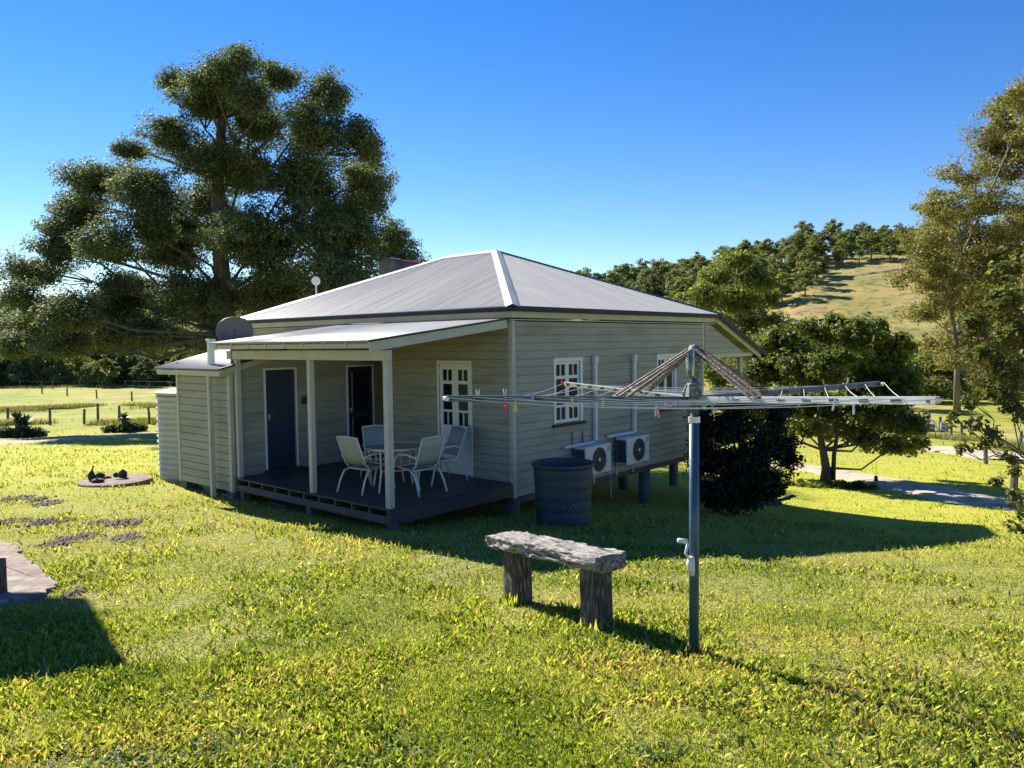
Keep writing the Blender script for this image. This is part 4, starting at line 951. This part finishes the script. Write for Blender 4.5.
# bushy trees behind verandah and along paddock, middle distance
MD=[('yellow-green bushy tree seen through the verandah opening',62,(742,410),[(720,372,22,22),(752,362,26,26),(775,345,22,22),(740,395,30,16),(790,380,20,20),(735,345,18,14)],'olive',14000,.3,.9),
 ('dark rounded tree between the mango-like tree and the gum trunk',92,(915,408),[(905,372,28,16),(935,365,24,16),(880,370,20,16),(925,388,30,10),(955,380,18,12)],'olive',14000,.4,1.2),
 ('low dark bushes behind the gum trunk at the right',97,(985,405),[(985,375,24,16),(1015,370,26,18),(960,395,20,8),(1000,392,30,10),(1045,375,26,22)],'pale',14000,.42,1.3),
 ('tall olive tree partly behind the right verandah roof',85,(800,405),[(790,345,24,14),(815,352,26,14),(850,340,24,13),(830,368,30,16),(870,352,20,14),(780,368,18,14)],'olive',13000,.4,1.2)]
for i,(lab,D,bp,BL,lmn,nl,ln,sr) in enumerate(MD):
    p=atd(bp[0],384,D); base=np.array([p[0],p[1],g(p[0],p[1])]); lob=pxlobes(BL,D,base,rg,.05,1.0); c=np.mean([l[:3] for l in lob],0)
    tree('bushy_tree',lab,'tree',base,[(0,0,-.3),(c[0]*.3,c[1]*.3,c[2]*.4),(c[0]*.7,c[1]*.7,c[2]*.8),(c[0],c[1],c[2]*1.1)],.3,lob,nl,ln,LM[lmn],MT['bark'],None,nsub=200,subr=sr,asp=.5,seed=20+i,twigs=5)
# orchard tree
p=gnd(826,481); base=p; D=p[1]
BL=[(820,330,36,14),(782,342,26,16),(860,333,34,17),(896,350,20,18),(765,372,28,20),(818,366,42,22),(878,374,42,24),(798,402,40,22),(850,408,46,25),(897,418,26,26),(912,444,16,14),(778,430,22,16),(878,442,26,12),(845,432,22,10),(758,408,20,24),(900,390,22,22),(835,322,16,8),(915,425,14,12),(805,428,20,10)]
lob=pxlobes(BL,D,base,rg,.06,1.0)
tk=[(0,0,-.2)]+pxpts([(826,468,0),(823,450,0),(818,425,0),(822,390,0),(825,350,0)],D,base)
tr_=tree('orchard_tree','rounded glossy dark green tree by the driveway with leaning trunk','tree',base,tk,.17,lob,52000,.145,LM['orch'],MT['bark'],None,nsub=620,subr=.32,asp=.6,seed=31,twigs=6,flat=.8,shell=.5)
m=MB(); q=pxpts([(833,480,0),(834,455,0),(838,430,0),(850,405,0)],D,base); m.tube(q,[.09,.075,.06,.04],8); m.build('second_stem',MT['bark'],tr_,smooth=True)
p=atd(876,477,D-.3); o=empty('hanging_feeder',p); tag(o,'tiny dark bird feeder hanging low from the orchard tree','bird feeder')
m=MB(); m.tube([(0,0,.05),(0,0,.5)],.006,5); m.build('cord',MT['black'],o); m=MB(); m.lathe([(.02,-.14),(.07,-.12),(.05,-.02),(.075,.0),(.0,.06)],n=12,capt=False); m.build('feeder_body',MT['rock'],o)
# dark shrub beside the wall
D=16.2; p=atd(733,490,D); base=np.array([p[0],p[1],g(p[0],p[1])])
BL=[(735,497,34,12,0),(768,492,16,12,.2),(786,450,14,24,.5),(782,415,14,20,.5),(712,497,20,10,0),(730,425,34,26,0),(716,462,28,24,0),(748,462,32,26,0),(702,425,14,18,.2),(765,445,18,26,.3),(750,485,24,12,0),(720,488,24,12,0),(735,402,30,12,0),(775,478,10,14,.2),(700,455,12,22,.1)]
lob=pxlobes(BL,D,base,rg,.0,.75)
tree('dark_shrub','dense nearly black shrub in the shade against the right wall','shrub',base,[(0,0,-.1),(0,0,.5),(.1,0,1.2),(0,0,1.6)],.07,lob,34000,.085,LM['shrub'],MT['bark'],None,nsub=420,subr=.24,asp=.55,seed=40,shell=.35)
p=gnd(850,488); 
BL=[(810,487,22,5,0),(838,486,20,7,0),(860,487,16,7,0),(785,484,12,4,.2)]
tree('low_shrub','low spreading shrub at the foot of the orchard tree','shrub',p,[(0,0,-.05),(0,0,.1),(0,0,.2)],.03,pxlobes(BL,p[1],p,rg,0,1.),7000,.09,LM['orch'],MT['bark'],None,nsub=110,subr=.15,asp=.5,seed=41)
# foreground sapling at the right edge
D=10.; p=atd(1062,600,D); base=np.array([p[0],p[1],g(p[0],p[1])])
BL=[(1008,268,16,12,.2),(1000,298,26,16,0),(978,322,18,12,.3),(1012,330,20,16,-.2),(985,350,20,12,.2),(1010,368,18,14,0),(995,392,22,12,.1),(968,400,12,7,.3),(1015,410,14,14,0),(952,418,9,5,.2),(975,425,14,8,.1),(992,434,12,9,0),(958,449,9,7,.1),(980,446,10,6,.1),(1006,455,9,6,0),(998,482,8,4,0),(1016,470,9,8,0),(1012,496,8,7,0),(1021,512,7,9,0),(1014,527,10,4,0),
 (1050,260,30,40,.3),(1060,340,36,40,.4),(1060,430,34,40,.3),(1045,490,20,20,.2)]
lob=pxlobes(BL,D,base,rg,0,1.0)
tk=[(0,0,-.2)]+pxpts([(1058,540,0),(1050,470,.1),(1046,400,.1),(1042,330,.1),(1035,270,.1)],D,base)
tree('broadleaf_sapling','young broad-leaved tree reaching in from the right edge in the foreground','tree',base,tk,.05,lob,8500,.075,LM['sap'],MT['bark'],None,nsub=420,subr=.10,asp=.7,seed=50,twigs=12,flat=1,shell=.3,limr=.25)
# spiky plants
def spiky(px,py,h,lab,seed,two=False):
    p=gnd(px,py); r=empty('spiky_plant',p); tag(r,lab,'spiky plant','spiky plants along the left paddock fence'); rg=np.random.default_rng(seed)
    s=p[1]/F; m=MB(); heads=[]
    for k in range(2 if two else 1):
        x0=(-.5+k)*5*s if two else 0; top=(x0+(k-.5)*3*s*two,0,h*s*(.62-.1*k)); m.tube([(x0,0,-.2),(x0,0,top[2]*.5),top],[.22,.16,.16],8); heads.append(top)
    m.build('stem',MT['post'],r)
    C=[];V=[];Fq=[];rn=[]
    for hd in heads:
        for k in range(70):
            a=rg.random()*6.28; e=rg.uniform(-.35,1.2); L_=rg.uniform(.25,.45)*h*s; d=np.array([math.cos(a)*math.cos(e),math.sin(a)*math.cos(e),math.sin(e)]); sd=np.array([-math.sin(a),math.cos(a),0])*.075
            b=np.array(hd); i=len(V); V+= [b-sd*.7,b+sd*.7,b+d*L_*.55+sd*.8,b+d*L_-np.array([0,0,.06*L_]),b+d*L_*.55-sd*.8]; Fq.append([i,i+1,i+2,i+3,i+4]); rn+=[rg.random()]*5
    npmesh('leaf_rosette',np.array(V),np.array(Fq),5,LM['agave'],r,np.array(rn))
    lob=[( (k-1.5)*h*.32*s,rg.uniform(-.3,.3),.25*h*s*.6,h*.3*s,h*.3*s,h*.16*s) for k in range(4)]
    V,Fq,rn,_,_=crown(lob,60,3500,.3,.28,.4,rg); npmesh('base_foliage',V,Fq,4,LM['fig'],r,rn)
spiky(22,437,28,'spiky plant with two thick stems over a dark bush, far left',1,True)
spiky(125,432,22,'spiky rosette plant on a low dark bush, nearer the water tank',2)
# distant trees : prototypes then copies
def proto(k,seed,lm,h=12.):
    rg=np.random.default_rng(seed); lob=[]; n=rg.integers(6,10)
    W=h*rg.uniform(.34,.50)
    for i in range(n):
        t=(i+.5)/n; a=i*2.4+rg.random(); rr=W*rg.uniform(.25,.75)*(1.15-t*.7); z=h*(.26+.62*t); s=h*rg.uniform(.13,.20)
        lob.append((rr*math.cos(a),rr*math.sin(a),z,s*1.25,s*1.25,s*.85))
    lob.append((0,0,h*.93,h*.10,h*.10,h*.08))
    return tree('hill_tree','','tree',(0,0,0),[(0,0,-1.5),(.1,0,h*.3),(-.2,.1,h*.6),(.1,0,h*.9)],.24,lob,4600,.55,LM[lm],MT['gumbark'],'trees on the far hill',nsub=110,subr=h*.075,asp=.55,seed=seed+50,twigs=2,flat=.65,shell=.5)
PR=[proto(i,100+i*3,['far','far','olive','far','pale','olive'][i]) for i in range(6)]
refresh(); used=set()
def put(x,y,s,k,label,group,sink=0):
    if k not in used: o=PR[k]; used.add(k)
    else: o=copy_tree(PR[k])
    o.location=(x,y,g(x,y)-sink); o.rotation_euler=(0,0,random.random()*6.28); o.scale=(s*random.uniform(.9,1.15),s*random.uniform(.9,1.15),s)
    o['label']=label; o['group']=group; return o
# skyline trees named one by one (top pixel, crown height px)
for px,top,hp,k,w in ((803,220,34,0,'feathery tall tree rising highest at the left of the hill top'),(834,218,36,1,'broad dark tree on the hill skyline, second from the feathery one'),(864,222,34,3,'round dark tree on the hill skyline above the bare track'),(887,225,32,4,'tree on the hill skyline nearest the golden gum'),(848,232,28,1,'shorter tree between the two broad skyline trees'),
   (767,238,30,2,'tree on the hill shoulder left of the feathery tree'),(723,245,22,0,'thin-topped tree on the ridge above the olive gum'),(743,241,24,3,'dark tree on the ridge just right of the thin-topped one'),(671,262,24,1,'lone taller tree standing out of the low ridge wood'),(699,255,26,2,'tree at the step where the ridge wood climbs')):
    D=318.; P=atd(px,top,D); z=g(P[0],P[1]); H_=max(7,P[2]-z); put(P[0],P[1],H_/12.,k,w,'skyline trees on the far hill')
for px,top,bot,k,w in ((859,236,262,4,'pale round tree on the grassy slope under the skyline'),(790,256,279,5,'olive tree standing alone on the left of the grassy slope'),(824,258,277,2,'small olive tree in the middle of the grassy slope'),(890,234,262,5,'pale tree at the right end of the grassy slope'),(812,240,266,3,'dark tree at the top left of the grassy slope'),(836,246,266,1,'dark tree at the edge of the shade above the slope')):
    q=gnd(px,bot); D=q[1]; P=atd(px,top,D); put(q[0],q[1],max(5,P[2]-q[2])/12.,k,w,'slope trees on the far hill')
pts=[]
def dart(n,u0,u1,y0,y1,sp):
    k=0;t=0
    while k<n and t<6000:
        t+=1; u=random.uniform(u0,u1); y=random.uniform(y0,y1); x=u*y
        if any((x-a)**2+(y-b)**2<sp*sp for a,b in pts): continue
        pts.append((x,y)); k+=1
dart(85,.07,.335,250,350,6.5); dart(24,.10,.32,180,250,8); dart(40,.34,.56,294,345,6); dart(26,.33,.40,235,295,7); dart(12,.40,.55,270,292,7); dart(10,.56,.8,240,340,10)
for x,y in pts:
    u=x/y; kk=random.randrange(6); s=random.uniform(.85,1.3)
    if u<.33: lab='one of the olive and dark trees of the wood covering the low left ridge'; gr='wood on the low left ridge'
    elif u<.56: lab='one of the dark trees massed behind the grassy hill slope'; gr='trees massed behind the hill slope'; s*=.7
    else: lab='one of the far trees on the hill behind the golden gum'; gr='trees on the hill behind the gum'
    put(x,y,s,kk,lab,gr)
# left far row
for i in range(36):
    px=-25+i*8.4+random.uniform(-4,4); D=random.uniform(122,150); P=atd(px,384,D); put(P[0],P[1],random.uniform(.95,1.35),[4,0,4,3,5,1][i%6],'one of the pale bushy trees lining the back of the left paddock','tree line behind the left paddock',.8)
for i in range(26):
    px=-30+i*10.5+random.uniform(-5,5); D=random.uniform(112,120); P=atd(px,384,D); put(P[0],P[1],random.uniform(.38,.62),[4,5,3][i%3],'one of the low bushes at the foot of the left tree line','bushes under the left tree line',1.2)
# shrubs on the right beyond the grass
for i in range(16):
    px=840+i*14; D=random.uniform(100,125); P=atd(px,384,D); put(P[0],P[1],random.uniform(.5,.85),[5,4,2][i%3],'one of the bushy trees behind the right paddock under the gum','bushes behind the right paddock',.8)
# ---------------------------------------------------------------- grass
gr=np.random.default_rng(77)
poly_path=np.array([q[:2] for q in ppts])
def inpoly(x,y,P):
    c=np.zeros(len(x),bool); j=len(P)-1
    for i in range(len(P)):
        xi,yi=P[i];xj,yj=P[j]; m=((yi>y)!=(yj>y))&(x<(xj-xi)*(y-yi)/(yj-yi+1e-12)+xi); c^=m; j=i
    return c
def ok(x,y):
    rx=x-CO[0];ry=y-CO[1]; a=rx*Rv[0]+ry*Rv[1]; b=rx*Lv[0]+ry*Lv[1]
    h=((a>-.05)&(a<9.6)&(b>.05)&(b<8.7))|((a>-2.5)&(a<0)&(b>.2)&(b<6.5))
    k=~h&~inpoly(x,y,poly_path)&((x-dc[0])**2+(y-dc[1])**2>dR**2)
    dm=np.full(len(x),9.)
    for q in dwc[::2]: dm=np.minimum(dm,np.hypot(x-q[0],y-q[1]))
    k&=dm>(1.15+.5*(vnoise(x*1.5,y*1.5,21)-.3))
    k&=((x-tc[0])**2+(y-tc[1])**2>.45**2)
    return k
MOUND=[(15,499,16,3),(49,504,12,3),(45,523,24,4),(124,524,28,4),(7,523,14,4),(58,545,17,4),(79,538,18,4),(127,538,16,3),(75,594,6,3),(38,500,8,2),(100,523,10,2)]
mw=[]
for px,py,rx,ry in MOUND:
    c=gnd(px,py); e=gnd(px+rx,py); f=gnd(px,py-ry); mw.append((c[0],c[1],abs(e[0]-c[0]),abs(f[1]-c[1])+.05))
def moundw(x,y):
    w=np.zeros(len(x))
    for c in mw: w=np.maximum(w,np.exp(-(((x-c[0])/c[2])**2+((y-c[1])/c[3])**2)*1.2))
    return w
def blades(N,rmin,rmax,kind):
    u=gr.uniform(-1.,1.,N)*.92; r=1/gr.uniform(1/rmax,1/rmin,N)
    y=r; x=u*r
    m=ok(x,y); x,y,r=x[m],y[m],r[m]
    mo=moundw(x,y); keep=gr.random(len(x))>mo*1.1-.1
    bare=vnoise(x*1.3,y*1.3,31)*.6+vnoise(x*5,y*5,32)*.4
    keep&=gr.random(len(x))<np.clip(1.5-1.9*(bare-.42)*(bare>.42)*2.2,.34,1)
    x,y,r,bare=x[keep],y[keep],r[keep],bare[keep]
    n=len(x); z=G(x,y)
    coarse=(vnoise(x*.9+3,y*.9,41)*.6+vnoise(x*2.7,y*2.7,42)*.4)
    isc=(gr.random(n)<np.clip((coarse-.42)*1.6,.02,.42))
    hh=np.where(isc,gr.uniform(.02,.062,n),gr.uniform(.010,.028,n))*(1+np.minimum(r,30)/28)
    wd=np.where(isc,.0085,.0034)*(.7+.6*gr.random(n))*(1+r/9)
    az=gr.random(n)*6.283; lean=np.where(isc,gr.uniform(.4,1.3,n),gr.uniform(.1,1.1,n))
    dx,dy=np.cos(az),np.sin(az); sx,sy=-dy*wd/2,dx*wd/2
    P0=np.stack([x-sx,y-sy,z-.005],1);P1=np.stack([x+sx,y+sy,z-.005],1)
    mx=x+dx*hh*np.sin(lean*.5)*.55;my=y+dy*hh*np.sin(lean*.5)*.55;mz=z+hh*.55*np.cos(lean*.4)
    P2=np.stack([mx+sx*.9,my+sy*.9,mz],1);P3=np.stack([mx-sx*.9,my-sy*.9,mz],1)
    tx=mx+dx*hh*np.sin(lean)*.6;ty=my+dy*hh*np.sin(lean)*.6;tz=mz+hh*.5*np.cos(lean)
    P4=np.stack([tx,ty,tz],1)
    V=np.stack([P0,P1,P2,P4,P3],1).reshape(-1,3)
    c=.42+.30*(vnoise(x*.35,y*.35,51)-.5)+.5*(vnoise(x*1.6,y*1.6,52)-.5)+.30*(bare-.45)+gr.normal(0,.2,n)
    c=np.where(isc,c+gr.normal(0,.2,n),c); c=np.where(gr.random(n)<.05,gr.uniform(.85,1,n),c); c=c+np.clip((r-9)/40,0,.16)
    return V,np.arange(n*5).reshape(n,5),np.repeat(np.clip(c,0,1),5)
V,Fq,rn=blades(850000,1.9,46,0)
o=npmesh('grass',V,Fq,5,LM['grass'],None,rn); tag(o,'sunlit yellow-green lawn grass around the cottage','grass',kind='stuff')
# broad-leaved ground cover
def weeds(n0):
    a=gnd(230,742); xs_=[];ys_=[]
    for (px,py,sx,sy,n) in ((230,750,140,20,1500),(330,735,80,16,450),(120,745,60,18,400),(660,748,22,8,160),(270,705,40,8,180),(520,680,60,20,120),(330,690,60,20,140),(840,690,90,25,300),(700,620,60,20,160),(560,640,60,14,220),(900,740,60,20,240)):
        q=np.stack([gr.normal(px,sx,n),gr.normal(py,sy,n)],1)
        for u_,v_ in q[::1]:
            if v_<560: continue
            P=at(u_,v_,.45) if v_>720 else at(u_,v_,.25); xs_.append(P[0]);ys_.append(P[1])
    x=np.array(xs_);y=np.array(ys_); m=y>1.6; x,y=x[m],y[m]; cl=(vnoise(x*4,y*4,61)*.6+vnoise(x*11,y*11,62)*.4)>.47; x,y=x[cl],y[cl]; n=len(x)
    k=2; x=np.repeat(x,k)+gr.normal(0,.02,n*k); y=np.repeat(y,k)+gr.normal(0,.02,n*k); z=G(x,y)+gr.uniform(.006,.030,n*k)
    Nn=np.stack([gr.normal(0,.35,n*k),gr.normal(0,.35,n*k),np.ones(n*k)],1); s=gr.uniform(.010,.026,n*k)
    V,Fq=leafquads(np.stack([x,y,z],1),Nn,s,s*.85,gr,6); return V,Fq,np.repeat(gr.random(n*k),6)
V,Fq,rn=weeds(0); o=npmesh('ground_cover',V,Fq,6,LM['weed'],None,rn); tag(o,'patch of broad-leaved weeds in the near lawn','weeds',kind='stuff')
# tall tussocks along fences / banks
def tuss(regs,name,label,lm,hs):
    Vs=[];rn=[]
    for (px0,py0,px1,py1,n,j) in regs:
        A=gnd(px0,py0);B=gnd(px1,py1)
        t=gr.random(n); x=A[0]+(B[0]-A[0])*t+gr.normal(0,j,n); y=A[1]+(B[1]-A[1])*t+gr.normal(0,j,n); keep=vnoise(x*.35,y*.35,71)>.36; x,y=x[keep],y[keep]; n=len(x); z=G(x,y)
        h=gr.uniform(.4,1,n)*hs; w=gr.uniform(.03,.07,n)*1.3; az=gr.random(n)*6.28; ln_=gr.uniform(.1,.6,n); dx,dy=np.cos(az),np.sin(az); sx,sy=-dy*w/2,dx*w/2
        V=np.stack([np.stack([x-sx,y-sy,z-.05],1),np.stack([x+sx,y+sy,z-.05],1),np.stack([x+dx*h*ln_,y+dy*h*ln_,z+h],1)],1).reshape(-1,3); Vs.append(V); rn.append(np.repeat(gr.random(n),3))
    V=np.concatenate(Vs); o=npmesh(name,V,np.arange(len(V)).reshape(-1,3),3,LM[lm],None,np.concatenate(rn)); tag(o,label,'tall grass',kind='stuff')
tuss([(-20,426,165,423,9000,.9),(0,411,70,409,5000,1.0),(70,407,160,407,4000,1.2),(0,388,170,387,5000,2.0),(930,437,1040,452,3000,1.0)],'tall_grass','rough tall tussock grass along the paddock fences','dry',.45)
tuss([(150,478,185,474,900,.15),(780,482,870,490,1200,.2),(690,652,702,650,60,.06),(505,604,520,604,60,.05),(590,628,602,628,60,.05)],'tall_grass','untrimmed grass around the foot of posts and walls','grass',.13)
# soil mounds
V=[];rn=[];Fq=[]
for (cx_,cy_,rx,ry) in mw:
    n=int(160*(rx/.35))+30; x=gr.normal(cx_,rx*.55,n); y=gr.normal(cy_,ry*.5,n); s=gr.uniform(.012,.045,n); w=np.exp(-(((x-cx_)/rx)**2+((y-cy_)/ry)**2)); z=G(x,y)+.045*w*gr.random(n)
    for i in range(n):
        b=len(V)
        for (dx,dy,dz) in ((1,0,0),(0,1,0),(-1,0,0),(0,-1,0),(0,0,1)): V.append((x[i]+dx*s[i]*gr.uniform(.7,1.3),y[i]+dy*s[i]*gr.uniform(.7,1.3),z[i]-.01+dz*s[i]*gr.uniform(.5,1.1)))
        Fq+=[(b,b+1,b+4),(b+1,b+2,b+4),(b+2,b+3,b+4),(b+3,b,b+4)]
o=npmesh('soil_clods',np.array(V),np.array(Fq),3,MT['soil']); tag(o,'scattered mounds of dug-up dark soil in the left lawn','soil',kind='stuff')
# ---------------------------------------------------------------- light
SAZ=(.65,-.76); EL=math.radians(35.5)
sd=Vector((SAZ[0]*math.cos(EL),SAZ[1]*math.cos(EL),-math.sin(EL))).normalized()
ld=bpy.data.lights.new('sun','SUN'); ld.energy=5.0; ld.angle=math.radians(.55); ld.color=(1,.95,.86)
lo=bpy.data.objects.new('sun',ld); COL.objects.link(lo); lo.rotation_euler=sd.to_track_quat('-Z','Y').to_euler()
W=bpy.data.worlds.new('World'); SC.world=W; W.use_nodes=True; N=W.node_tree.nodes
sk=N.new('ShaderNodeTexSky'); sk.sky_type='NISHITA'; sk.sun_disc=False; sk.sun_elevation=EL; sk.sun_rotation=math.atan2(-SAZ[0],-SAZ[1]); sk.air_density=1.0; sk.dust_density=0.0; sk.ozone_density=3.2; sk.altitude=0
hs=N.new('ShaderNodeHueSaturation'); hs.inputs['Saturation'].default_value=1.35; hs.inputs['Hue'].default_value=.514; W.node_tree.links.new(sk.outputs[0],hs.inputs['Color']); W.node_tree.links.new(hs.outputs[0],N['Background'].inputs[0]); N['Background'].inputs[1].default_value=.075
SC.view_settings.view_transform='Standard'; SC.view_settings.look='None'; SC.view_settings.exposure=1.15; SC.view_settings.gamma=1
SC.render.engine='CYCLES'; SC.render.resolution_x=1024; SC.render.resolution_y=768
SC.cycles.max_bounces=6; SC.cycles.transparent_max_bounces=6
